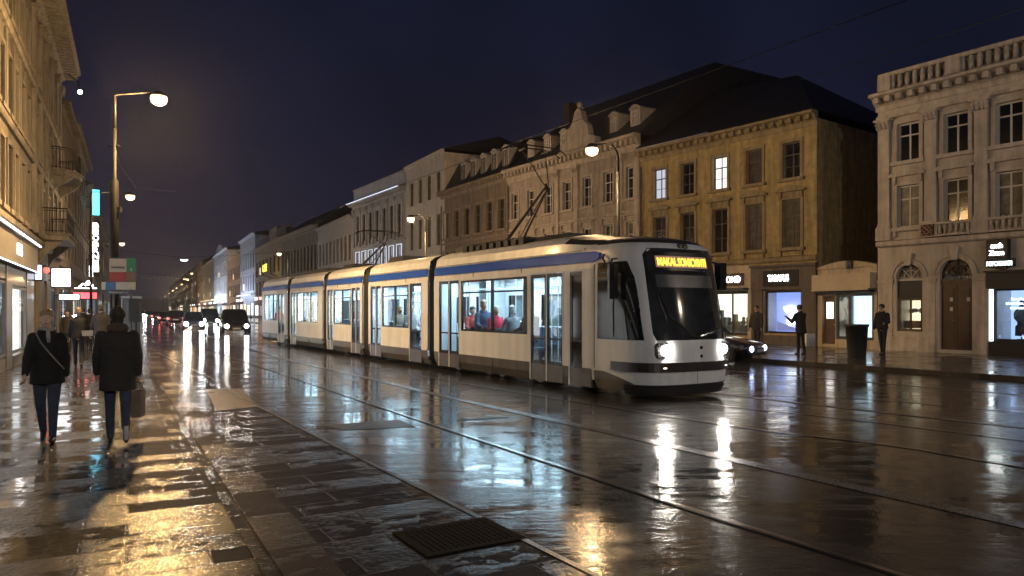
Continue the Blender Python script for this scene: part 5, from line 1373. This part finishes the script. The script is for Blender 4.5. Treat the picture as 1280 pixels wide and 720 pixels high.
# ------------------------------------------------------------------ cars
car_glass = mat('car_glass', (.01,.012,.014), .05, 0, .2, 1, coat=1)
def car(name, label, loc, rz, paint, L=4.4, Wd=1.78, H=1.45, suv=False, lights='on', group='cars in the street', hl=None, tail=1.2, ls=1.0):
    """local +x is forward"""
    t = empty(name, loc, rz, label, 'car', group)
    h = L/2; wr = .33 if not suv else .37; belt = H*.62
    # (x, half width bottom/belt, z bottom, z belt(hood line))
    st_ = [(-h,.80,.42,belt*.86),(-h+.12,.9,.30,belt*.97),(-h+.6,.97,.26,belt),(-h*.3,1,.24,belt),(h*.1,1,.24,belt*.99),(h*.42,.99,.24,belt*.95),(h*.72,.96,.25,belt*.86),(h-.15,.88,.28,belt*.74),(h,.74,.36,belt*.62)]
    vs = []; n = 9
    for x, wf, zb, zt in st_:
        w = Wd/2*wf
        ring = [(-w*.86,zb),(-w,zb+.12),(-w*1.0,(zb+zt)*.55),(-w*.96,zt-.04),(-w*.82,zt),(0,zt+.025),(w*.82,zt),(w*.96,zt-.04),(w,(zb+zt)*.55),(w,zb+.12),(w*.86,zb)]
        vs += [(x,y,z) for y,z in ring]
    k = 11; mb = MB(); S = len(st_)
    mb.add(vs, [(i*k+j, i*k+(j+1) % k, (i+1)*k+(j+1) % k, (i+1)*k+j) for i in range(S-1) for j in range(k)]+[tuple(range(k))[::-1], tuple((S-1)*k+j for j in range(k))])
    body = mb.build('body', paint, t); apply_mods(body, [('SUBSURF', dict(levels=1))]); body.data.polygons.foreach_set('use_smooth', [True]*len(body.data.polygons))
    # greenhouse
    r0 = -h+.12 if suv else -h*.62
    gx = [(r0, r0+.25 if suv else -h*.34), (h*.36, h*.08)]
    b0, t0_, b1, t1_ = r0, (r0+.22 if suv else -h*.38), h*.46, h*.10
    wb_ = Wd/2*.86; wt = Wd/2*.68; zt = H-.03
    P = [(b0,-wb_,belt-.03),(b1,-wb_,belt-.05),(b1,wb_,belt-.05),(b0,wb_,belt-.03),(t0_,-wt,zt),(t1_,-wt,zt),(t1_,wt,zt),(t0_,wt,zt)]
    gh = MB().add(P, [(0,1,5,4),(1,2,6,5),(2,3,7,6),(3,0,4,7),(4,5,6,7)]).build('cabin_glass', car_glass, t)
    MB().add([(t0_-.05,-wt-.03,zt-.01),(t1_+.05,-wt-.03,zt-.01),(t1_+.05,wt+.03,zt-.01),(t0_-.05,wt+.03,zt-.01),(t0_+.1,-wt+.12,H+.02),(t1_-.12,-wt+.12,H+.02),(t1_-.12,wt-.12,H+.02),(t0_+.1,wt-.12,H+.02)],[(0,1,5,4),(1,2,6,5),(2,3,7,6),(3,0,4,7),(4,5,6,7),(0,3,2,1)]).build('roof', paint, t)
    for s in (-1, 1):
        for a, b_ in (((b1+.02,s*(wb_+.01),belt-.05),(t1_+.02,s*(wt+.015),zt)), ((b0,s*(wb_+.01),belt-.03),(t0_,s*(wt+.015),zt)), (((b0+b1)/2,s*(wb_+.012),belt-.04),((t0_+t1_)/2,s*(wt+.012),zt))): MB().tube([a, b_], .035, 6).build('pillar', paint, t)
    for x in (-h*.60, h*.62):
        for s in (-1, 1):
            y = s*(Wd/2-.10)
            w = MB().tube([(x,y-.105,wr),(x,y-.09,wr),(x,y+.09,wr),(x,y+.105,wr)], [wr*.93,wr,wr,wr*.93], 22).build('wheel', M_RUB, t)
            rim = MB(); yo = y+s*.107; rim.tube([(x,yo-.01,wr),(x,yo+.004,wr)], wr*.62, 18)
            rim.build('rim', mat('alloy', (.35,.35,.36), .3, .9), w)
    on = lights == 'on'
    lm = hl or emis('car_headlight_glow', (.9,.95,1), 120)
    for s in (-1, 1):
        hg = MB().add([(h-.32,s*Wd*.47,belt*.66),(h-.02,s*Wd*.34,belt*.60),(h-.0,s*Wd*.24,belt*.58),(h-.0,s*Wd*.24,belt*.46),(h-.01,s*Wd*.34,belt*.46),(h-.3,s*Wd*.475,belt*.52)], [(0,1,2,3,4,5)]).build('headlight', mat('lamp_cover', (.25,.25,.27), .1, .2, coat=1), t)
        if on: MB().ball((h-.03, s*Wd*.33, belt*.53), (.05*ls,.105*ls,.095*ls), 12, 8).build('lens', lm, hg, True)
        tl = MB().box(-h-.01,-h+.10,s*Wd*.40-.11,s*Wd*.40+.11,belt*.66,belt*.88).build('taillight', emis('car_tail_glow_%d' % int(tail*10), (1,.06,.03), tail) if on else mat('tail_off', (.15,.01,.01), .2), t)
        mrr = MB().ball((h*.30, s*(Wd/2+.09), belt+.06), (.07,.10,.07), 10, 6).build('mirror', paint, t, True)
    MB().box(h-.02,h+.012,-Wd*.22,Wd*.22,belt*.42,belt*.56).build('grille', M_BLACK, t)
    MB().box(h-.03,h+.022,-.26,.26,.36,.46).build('number_plate', mat('plate', (.5,.5,.48), .4), t)
    MB().box(-h-.014,-h+.02,-.26,.26,belt*.6,belt*.6+.11).build('number_plate', MATS['plate'], t)
    MB().box(h-.10,h+.006,-Wd*.36,Wd*.36,.27,.35).build('air_intake', M_BLACK, t)
    return t
def pnt(n, c): return mat('paint_'+n, c, .25, .3, .08, 2, coat=1)
hd_ = lambda deg: atan2(-cos(R(deg)), sin(R(deg)))     # heading towards the camera along a street angle
car('parked_car', 'dark car with pale bluish headlights waiting between the tram front and the far pavement', Vector((6.1,24.6,0)), R(-38), pnt('aubergine', (.03,.018,.028)), 4.3, hl=emis('dim_headlight_glow', (.45,.55,1), 9))
car('suv', 'dark sports utility car with glaring headlights directly behind the last tram car', Vector((-19.7,52.5,0)), hd_(24), pnt('graphite', (.035,.033,.032)), 4.6, 1.9, 1.72, True, hl=emis('warm_headlight_glow', (1,.95,.85), 70), ls=1.35)
car('oncoming_car', 'silver blue car with brightest white headlights left of the dark sports utility car', Vector((-27.6,64,0)), hd_(25), pnt('silver_blue', (.12,.14,.22)), 4.4, 1.8, 1.5, hl=emis('bright_headlight_glow', (.9,.95,1), 130), ls=1.6)
car('van', 'dark tall car with white headlights right behind the brightest car', Vector((-31.1,76,0)), hd_(25), pnt('black_car', (.02,.02,.022)), 4.7, 1.9, 1.8, True, hl=MATS['bright_headlight_glow'], ls=1.5)
car('leaving_car', 'dark red car driving away with lit rear lights, left of the oncoming headlights', Vector((-36.4,80,0)), hd_(25)+pi, pnt('dark_red', (.08,.015,.015)), 4.5, 1.85, 1.6, True, tail=1.5)
for i, (u, Y, out_, c, lab) in enumerate([
    (207,92,1,(.05,.05,.05),'grey car with glaring brake lights in the left lane ahead of the dark red one'),
    (219,104,1,(.06,.06,.07),'car with red rear lights just behind the dark red car on its right'),
    (196,120,1,(.05,.05,.06),'distant car with red rear lights by the left kerb'),
    (186,150,0,(.1,.1,.1),'distant car with small white headlights at the left kerb'),
    (176,170,0,(.1,.1,.1),'farthest car at the left kerb showing white headlights'),
    (232,118,0,(.1,.1,.12),'car with white headlights behind the bright silver blue one'),
    (262,98,0,(.08,.08,.08),'car parked with lit headlights below the floodlit white house'),
    (213,150,0,(.1,.1,.1),'distant oncoming car with white headlights between red rear lights')]):
    car('distant_car', lab, Vector(((u-640)/F*Y, Y, 0)), hd_(26)+(pi if out_ else 0), pnt('far%d' % i, c), tail=5, ls=2.0, hl=emis('far_headlight_glow', (.95,.97,1), 100), group='distant cars down the street')

# ------------------------------------------------------------------ litter bin
bn = empty('litter_bin', Vector((G(1071,447.5,.12)).to_tuple()), R(-10), 'tall black tapered litter bin on the far pavement in front of the low shop', 'bin')
bn.location.z = .12
MB().lathe([(.0,.02),(.27,.02),(.28,.06),(.34,1.02),(.37,1.03),(.37,1.10),(.33,1.10),(.31,.9),(.0,.88)], 20).build('bin_body', M_RUB, bn, True)
MB().lathe([(.29,0),(.29,.019),(0,.019)], 20).build('base', M_BLACK, bn)

# ------------------------------------------------------------------ people
skin = mat('skin', (.45,.26,.19), .5, var=.1, scale=10); skin2 = mat('skin_pale', (.75,.50,.40), .5, var=.1, scale=10)
def cl(n, c, r=.85): return mat('cloth_'+n, c, r, 0, .3, 9, bump=.3, bscale=120)
def figure(name, label, loc, face, pose, coat, legs, hair, H=1.70, hairstyle='short', coat_len=.78, vox=.011, hood=False, scarf=None, shoe=None, gloves=False, skn=None, female=False, bulk=1.0, seated=False, group=None, strap=False, sole=None):
    """a clothed person; local -y is forward. pose: legs ((thigh, knee), (thigh, knee)) left/right, arms ((swing, spread, elbow), ...) in degrees, lean"""
    t = empty(name, loc, face, label, 'person', group)
    s = H/1.70; skn = skn or skin
    hipz = .90; V_ = lambda x, y, z: Vector((x, y, z))
    lg = []
    for sgn, (th, kn) in zip((1, -1), pose['legs']):
        hp = V_(sgn*.085, 0, hipz); a = R(th)
        k = hp+V_(sgn*.0, -sin(a), -cos(a))*.42; a2 = a-R(kn)
        an = k+V_(-sgn*.015, -sin(a2), -cos(a2))*.41
        ft = a2+R(pose.get('foot', (0,0))[0 if sgn == 1 else 1])
        lg.append((hp, k, an, a2, ft))
    base = min(an.z-.085*max(.6, cos(ft)) for _,_,an,_,ft in lg)
    if seated: base = hipz-.12-pose['seat']
    lean = R(pose.get('lean', 3)); Z0 = V_(0,0,-base)
    def up(x, y, z):  # torso point leaning about the hips
        dz = z-hipz; return V_(x, y-sin(lean)*dz, hipz+cos(lean)*dz)+Z0
    lg = [(a_+Z0, b_+Z0, c_+Z0, d_, e_) for a_, b_, c_, d_, e_ in lg]
    sw = (.158 if female else .172)*bulk
    ar = []
    for sgn, (swg, spr, elb) in zip((1, -1), pose['arms']):
        sh = up(sgn*sw, .01, 1.385); a = R(swg); sp_ = R(spr)
        e_ = sh+V_(sgn*sin(sp_), -sin(a)*cos(sp_), -cos(a)*cos(sp_))*.285
        a2 = a+R(elb); wd = V_(sgn*sin(sp_*.5)-sgn*.02, -sin(a2), -cos(a2)).normalized(); w_ = e_+wd*.245
        ar.append((sh, e_, w_, wd, sgn))
    # body: one continuous mesh
    B = MB(); yaw = R(pose.get('yaw', 0)); nod = R(pose.get('nod', 0))
    B.capsule(up(0,.0,1.36), up(0,-.012,1.52), .058, .052)
    hc = up(0,-.025,1.605)
    HM = Matrix.Translation(hc) @ Euler((nod, 0, yaw)).to_matrix().to_4x4()
    def hb(c, r): 
        B.ball((0,0,0), r, 16, 12, 0, HM @ Matrix.Translation(c))
    hb((0,.012,.025), (.074,.092,.088)); hb((0,-.022,-.035), (.058,.066,.072)); hb((0,-.048,-.078), (.034,.030,.028))
    hb((0,-.098,-.018), (.011,.016,.020)); hb((0,-.088,.008), (.009,.012,.026)); hb((0,-.083,-.057), (.024,.012,.009)); hb((0,-.076,.030), (.045,.014,.010))
    for sx in (-1, 1): hb((sx*.074,.006,-.012), (.010,.020,.030)); hb((sx*.036,-.060,-.03), (.022,.02,.022))
    tor = [(.86,.145,.105),(.95,.15,.11),(1.06,.125,.095),(1.2,.14,.105),(1.32,.165,.105),(1.40,.14,.085),(1.44,.07,.06)]
    for (z, rx, ry) in tor: B.ball(up(0,.0,z-.01), (rx*.92, ry*.92, .07), 16, 8)
    for (sh, e_, w_, wd, sgn) in ar:
        B.capsule(sh-V_(sgn*.03,0,.045), e_, .042, .038); B.capsule(e_, w_, .04, .026)
        # hand: palm, four fingers, thumb
        sd = V_(0, -1, 0) if abs(wd.y) < .8 else V_(0,0,1)
        fr = (sd-wd*sd.dot(wd)).normalized()        # towards the thumb side
        nrm = wd.cross(fr).normalized()*(-sgn)       # palm side points inwards
        pc = w_+wd*.05; 
        for k_ in (-1.5,-.5,.5,1.5): B.capsule(w_+wd*.012+fr*k_*.010, w_+wd*.085+fr*k_*.018, .014, .0125, 8)
        curl = pose.get('curl', 25)
        for q, (k_, ln) in enumerate(((1.5,.068),(.5,.078),(-.5,.073),(-1.5,.058))):
            p = w_+wd*.09+fr*k_*.0195; d_ = wd.copy(); c_ = R(curl)
            for seg, fl in ((ln*.45,1),(ln*.32,1.7),(ln*.25,2.4)):
                dn = (wd*cos(c_*fl)+nrm*-sin(c_*fl)*-1).normalized(); p2 = p+dn*seg; B.capsule(p, p2, .0092, .0085, 8); p = p2
        th_ = w_+wd*.03+fr*.03; t2 = th_+(wd*.7+fr*.55+nrm*.3).normalized()*.04; B.capsule(th_, t2, .012, .0105, 8); B.capsule(t2, t2+(wd*.95+nrm*.3).normalized()*.028, .010, .009, 8)
    for (hp, k, an, a2, ft) in lg:
        B.capsule(hp, k, .078, .052); B.capsule(k, an, .05, .036)
    bo = B.build('body', skn, t); v_ = min(vox, .0085) if vox < .014 else vox
    apply_mods(bo, [('REMESH', dict(mode='VOXEL', voxel_size=v_, use_smooth_shade=True)), ('SMOOTH', dict(factor=.5, iterations=2))])
    # eyes
    for sx in (-1, 1):
        eye = MB(); eye.ball((0,0,0), .0115, 10, 8, 0, HM @ Matrix.Translation((sx*.030,-.071,.008))); eo = eye.build('eye', mat('eye_white', (.6,.58,.55), .3), bo, True)
        ir = MB(); ir.ball((0,0,0), .0065, 8, 6, 0, HM @ Matrix.Translation((sx*.030,-.0785,.008))); ir.build('iris', mat('iris_dark', (.03,.02,.015), .2), eo, True) if False else None
    MB().ball((0,0,0), (.02,.006,.006), 10, 6, 0, HM @ Matrix.Translation((0,-.089,-.057))).build('lips', mat('lips', (.30,.10,.09), .5), bo, True)
    # trousers
    T = MB()
    for (hp, k, an, a2, ft) in lg:
        e2 = an+(an-k).normalized()*-.01
        T.capsule(hp, k, .096, .063); T.capsule(k, e2, .062, .050 if not female else .044)
    T.ball(V_(0,0,hipz+.02)+Z0, (.158,.122,.12), 16, 10)
    to = T.build('trousers', legs, t); apply_mods(to, [('REMESH', dict(mode='VOXEL', voxel_size=vox, use_smooth_shade=True)), ('SMOOTH', dict(factor=.5, iterations=3))])
    # coat
    C = MB(); zt = 1.43; zb = .90-(.90-coat_len) if not seated else .84
    rings = [(zb,.185*bulk,.145*bulk),(.95,.172*bulk,.132*bulk),(1.08,.150*bulk if female else .168*bulk,.122*bulk),(1.22,.172*bulk,.132*bulk),(1.32,.182*bulk,.128*bulk),(1.385,.150*bulk,.110*bulk),(1.43,.10,.09),(1.46,.072,.075)]
    pv = []
    for z, rx, ry in rings:
        for j in range(24):
            a = 2*pi*j/24; pv.append(up(rx*cos(a), ry*sin(a)+.002, z) if not seated or z > .9 else up(rx*cos(a), ry*sin(a), z))
    fs = [(i*24+j, i*24+(j+1) % 24, (i+1)*24+(j+1) % 24, (i+1)*24+j) for i in range(len(rings)-1) for j in range(24)]
    C.add(pv, fs+[tuple(range(24))[::-1], tuple((len(rings)-1)*24+j for j in range(24))])
    for (sh, e_, w_, wd, sgn) in ar:
        C.capsule(sh-V_(sgn*.015,0,.022), e_, .062*bulk, .054*bulk); C.capsule(e_, w_-wd*.015, .058*bulk, .044*bulk)
    if not hood:
        C.tube([up(.085*cos(a), .085*sin(a)-.01, 1.452+.02*sin(a)) for a in [2*pi*i/12 for i in range(13)]], .024, 8)
    co = C.build('coat', coat, t); apply_mods(co, [('REMESH', dict(mode='VOXEL', voxel_size=vox, use_smooth_shade=True)), ('SMOOTH', dict(factor=.5, iterations=3))])
    if hood:
        h_ = MB(); h_.ball(up(0,.075,1.46), (.13,.08,.075), 14, 8).ball(up(.07,.02,1.455), (.06,.08,.04), 10, 6).ball(up(-.07,.02,1.455), (.06,.08,.04), 10, 6)
        ho = h_.build('hood', hood if not isinstance(hood, bool) else coat, t); apply_mods(ho, [('REMESH', dict(mode='VOXEL', voxel_size=vox, use_smooth_shade=True))])
    if scarf: MB().tube([up(.075*cos(a), .075*sin(a)-.02, 1.47+.01*sin(2*a)) for a in [2*pi*i/14 for i in range(15)]], .026, 8).tube([up(.02,-.10,1.46), up(.03,-.135,1.38), up(.035,-.14,1.3)], [.02,.025,.018], 8).build('scarf', scarf, t, True)
    if strap: MB().tube([up(-.12,-.07,1.44), up(-.05,-.14,1.3), up(.05,-.16,1.16), up(.15,-.13,1.02), up(.19,-.02,.95)], .010, 6).build('bag_strap', mat('strap_pale', (.3,.28,.26), .4, .4), t)
    # shoes
    sm_ = shoe or mat('shoe_black', (.02,.018,.018), .35, coat=.3)
    for i, (hp, k, an, a2, ft) in enumerate(lg):
        fd = V_(0, -cos(ft), sin(ft)) if not seated else V_(0,-1,0); dn = V_(0, -sin(ft), -cos(ft)) if not seated else V_(0,0,-1)
        S = MB(); S.capsule(an+dn*.0, an+dn*.045-fd*.03, .046, .04, 12); S.capsule(an+dn*.05-fd*.035, an+dn*.055+fd*.13, .036, .034, 12); S.capsule(an+dn*.03+fd*.02, an+dn*.056+fd*.15, .038, .028, 12)
        so = S.build('shoe', sm_, t); apply_mods(so, [('REMESH', dict(mode='VOXEL', voxel_size=.01, use_smooth_shade=True))])
        if sole:
            c0 = an+dn*.085; pts = [c0-fd*.05, c0+fd*.03, c0+fd*.13]; mbs = MB().tube([p+dn*-.018 for p in pts], [.026,.030,.026], 10); mbs.build('sole', sole, so)
    # hair
    h_ = MB()
    def hh(c, r): h_.ball((0,0,0), r, 16, 12, 0, HM @ Matrix.Translation(c))
    if hairstyle == 'hat':
        hh((0,.018,.045), (.088,.104,.078)); hh((0,.016,.0), (.087,.10,.05))
    else:
        hh((0,.022,.056), (.086,.099,.080)); hh((0,.05,.0), (.080,.070,.085))
        if hairstyle == 'bun': hh((0,.02,.035), (.098,.112,.098)); hh((0,.06,.10), (.05,.05,.045)); hh((0,.06,-.04), (.075,.05,.07))
        if hairstyle in ('bob', 'tied'):
            for sx in (-1, 1): hh((sx*.064,.025,-.03), (.022,.05,.07))
            hh((0,.07,-.045), (.06,.04,.06))
        if hairstyle == 'tied': hh((0,.10,-.07), (.035,.035,.07))
        if hairstyle == 'curly':
            rn = random.Random(5)
            for q in range(22): a = rn.uniform(0,2*pi); b_ = rn.uniform(.1,1.3); hh((.085*cos(a)*sin(b_), .03+.09*sin(a)*sin(b_)*(1 if sin(a) > 0 else .5), .03+.09*cos(b_)), (.028,.028,.026))
    ho = h_.build('hair' if hairstyle != 'hat' else 'hat', hair, t); apply_mods(ho, [('REMESH', dict(mode='VOXEL', voxel_size=.010, use_smooth_shade=True))])
    t.scale = (s, s, s)
    return t, ar
jeans = cl('jeans', (.05,.065,.11)); blk = cl('black', (.012,.012,.014)); dgry = cl('charcoal', (.03,.028,.027)); blkp = cl('black_trousers', (.018,.018,.022))
blond = mat('hair_blond', (.38,.27,.15), .6, var=.4, scale=30); dhair = mat('hair_dark', (.03,.022,.017), .6, var=.4, scale=30); ghair = mat('hair_grey', (.45,.42,.40), .6, var=.3, scale=30)
cam_face = lambda u: atan2(1, 0)*0+0
def facing(dx, dy): return atan2(dy, dx)+pi/2      # local -y points along (dx, dy)
# walking woman towards the camera
p = G(59, 552, .004)
figure('person', 'woman in short black coat, blue jeans and a thin shoulder strap walking towards the viewer', p, facing(.42,-.9), dict(legs=((17,12),(-10,20)), arms=((-10,5,10),(16,6,18)), foot=(8,-14), lean=1, yaw=R(0), nod=3), blk, jeans, blond, 1.68, 'short', .76, .010, female=True, bulk=1.08, strap=True, skn=skin2, scarf=cl('pale_scarf', (.4,.38,.36)))
p = G(147, 551, .004)
f2, ar2 = figure('person', 'person in long dark hooded coat seen from behind, carrying a paper shopping bag', p, facing(-.5,.87), dict(legs=((14,6),(-18,30)), arms=((10,5,12),(-4,6,10)), foot=(0,-30), lean=4, nod=0, curl=55), dgry, jeans, dhair, 1.70, 'bun', .66, .010, hood=cl('brown_hood', (.09,.06,.04)), bulk=1.16, shoe=mat('sneaker_dark', (.03,.03,.035), .5), sole=mat('white_sole', (.6,.6,.6), .5))
# shopping bag hangs from this person's outer hand
sh, e_, w_, wd, sgn = ar2[1] if (f2.matrix_basis @ ar2[1][0]).x > (f2.matrix_basis @ ar2[0][0]).x else ar2[0]
bpy.context.view_layer.update()
hp = f2.matrix_basis @ (w_+wd*.10)
bag = empty('shopping_bag', hp, f2.rotation_euler.z+R(75), 'brown grey paper shopping bag hanging from the hand of the person seen from behind', 'bag')
mb = MB(); mb.add([(-.14,-.055,-.46),(.14,-.055,-.46),(.14,.055,-.46),(-.14,.055,-.46),(-.155,-.06,-.13),(.155,-.06,-.13),(.155,.06,-.13),(-.155,.06,-.13)], [(0,3,2,1),(0,1,5,4),(1,2,6,5),(2,3,7,6),(3,0,4,7)])
mb.build('bag_body', mat('kraft_paper', (.20,.15,.12), .7, var=.25, scale=6, stain=.2), bag)
MB().tube([(-.08,-.05,-.13),(-.06,-.03,-.03),(0,0,.0),(.06,-.03,-.03),(.08,-.05,-.13)], .006, 6).tube([(-.08,.05,-.13),(-.05,.03,-.03),(0,0,.004),(.05,.03,-.03),(.08,.05,-.13)], .006, 6).build('handle', mat('bag_cord', (.1,.08,.07), .7), bag)
# people farther along the left pavement
p = G(98, 459, .004)
figure('person', 'slim person in black jacket walking away with a pale bag, between the nearest walkers', p, facing(-.46,.89), dict(legs=((9,6),(-8,14)), arms=((4,8,10),(8,14,30)), lean=3), blk, blkp, blond, 1.72, 'short', .82, .016, bulk=1.0)
bb_ = empty('handbag', p+Vector((.28,-.02,1.02)), R(20), 'pale handbag at the hip of the slim person in black', 'bag')
MB().prismy([(-.13,-.1),(.13,-.1),(.15,.06),(-.15,.06)], -.04, .04).build('bag_body', mat('pale_bag', (.35,.33,.3), .5), bb_); MB().tube([(-.1,0,.06),(-.06,0,.2),(.06,0,.2),(.1,0,.06)], .008, 6).build('handle', M_BLACK, bb_)
figure('person', 'dark haired person in black coat partly hidden behind the hooded walker', G(126,449,.004), facing(-.46,.89), dict(legs=((8,6),(-8,12)), arms=((8,10,12),(-6,10,12)), lean=3), blk, blkp, dhair, 1.82, 'short', .74, .018, bulk=1.1)
for i, (u, v, lab, c, h) in enumerate([(112,436,'distant walker in dark clothes beside the lamp pole, left of the dark haired person',blk,1.7),(84,442,'distant walker in dark clothes close to the lit shop entrances',dgry,1.65),(104,432,'farthest walker in a black jacket below the red neon sign',blk,1.75)]):
    figure('person', lab, G(u, v, .004), facing(-.46,.89) if i != 1 else facing(.46,-.89), dict(legs=((8,6),(-8,12)), arms=((8,10,12),(-6,10,12)), lean=2), c, blkp, dhair, h, 'short', .8, .022, group='distant walkers on the left pavement')
# people on the far pavement
pz = lambda u, v: G(u, v, .12)
figure('person', 'person in black padded jacket standing by the cream shop window behind the dark car', pz(946,438), facing(-.6,-.5), dict(legs=((3,2),(-3,3)), arms=((5,8,12),(5,8,12)), lean=2), blk, blkp, dhair, 1.72, 'hat', .82, .016, bulk=1.15)
figure('person', 'person in black before the blue lit display with arms lifted to the face', pz(1001,443), facing(-.3,.9), dict(legs=((4,3),(-4,5)), arms=((25,10,95),(30,12,85)), lean=5), blk, blkp, dhair, 1.72, 'hat', .72, .016, bulk=1.12)
bb_ = empty('carrier_bag', pz(1006,443)+Vector((.08,-.25,.72)), R(12), 'white carrier bag hanging beside the person at the blue lit display', 'bag')
MB().add([(-.15,-.06,-.42),(.15,-.06,-.42),(.15,.06,-.42),(-.15,.06,-.42),(-.17,-.05,.02),(.17,-.05,.02),(.17,.05,.02),(-.17,.05,.02)], [(0,3,2,1),(0,1,5,4),(1,2,6,5),(2,3,7,6),(3,0,4,7)]).build('bag_body', mat('white_paper', (.62,.62,.62), .6), bb_)
MB().tube([(-.07,0,.02),(-.04,0,.16),(.04,0,.16),(.07,0,.02)], .006, 6).build('handle', M_BLACK, bb_)
figure('person', 'person in dark puffy jacket and cap standing at the corner of the stone building', pz(1103,443.5), facing(-.7,-.4), dict(legs=((4,3),(-5,4)), arms=((10,12,70),(2,10,15)), lean=2), blk, cl('navy', (.02,.022,.035)), dhair, 1.74, 'hat', .88, .016, bulk=1.15)
# tram passengers
TM = Matrix.Translation(TO) @ Matrix.Rotation(atan2(TF.y, TF.x), 4, 'Z')
def rider(lab, x, y, fdir, coat, hair, style, seat=.95, sc=1.0, stand=False, H=1.66):
    q = TM @ Vector((x, y, .36 if stand else .36)); ang = atan2(TF.y, TF.x)+(pi/2 if fdir > 0 else -pi/2)
    if stand: pose = dict(legs=((2,2),(-2,2)), arms=((10,10,20),(60,10,60)), lean=1)
    else: pose = dict(legs=((84,84),(84,84)), arms=((18,8,60),(18,8,60)), lean=4, seat=seat-.36-.02)
    f, _ = figure('person', lab, q, ang, pose, coat, blkp, hair, H, style, .8, .018, seated=not stand, group='passengers in the tram', bulk=1.08)
    return f
red = cl('red_coat', (.55,.03,.06)); greyc = cl('grey_coat', (.25,.26,.28)); bluec = cl('blue_coat', (.05,.08,.14)); brn = cl('brown_coat', (.13,.07,.06))
rider('curly fair haired passenger in blue coat seated at the rear of the big window', X(6.55)+.02, -.80, 1, bluec, blond, 'curly', H=1.78)
rider('passenger in a bright red coat seated behind the big front window', X(5.9)+.02, -.80, 1, red, ghair, 'short', H=1.60)
rider('grey haired passenger in grey coat seated in the middle of the big front window', X(5.0), -.80, -1, greyc, ghair, 'bob', H=1.62)
rider('white haired passenger in brown coat seated nearest the front doors', X(4.2), -.78, -1, brn, ghair, 'curly', H=1.66)
rider('passenger in red and brown seated behind the rear doors of the front car', X(7.6), -.55, 1, cl('rust_coat', (.35,.06,.05)), dhair, 'short', H=1.6)
rider('passenger in grey seated in the second tram car behind its window', X(11.2), -.80, 1, greyc, ghair, 'short', H=1.64)
rider('passenger in pale coat seated toward the rear of the second tram car', X(12.1), -.80, 1, cl('beige_coat', (.4,.34,.28)), blond, 'bob', H=1.62)
rider('standing passenger in dark blue coat near the front door of the second tram car', X(10.0), -.35, -1, bluec, dhair, 'short', stand=True, H=1.72)
rider('standing passenger in black coat inside the fourth tram car', X(20.8), -.3, 1, blk, dhair, 'short', stand=True, H=1.75)
rider('seated passenger in rust coloured coat inside the last tram car', X(27.6), -.8, 1, MATS['cloth_rust_coat'], dhair, 'short', H=1.66)
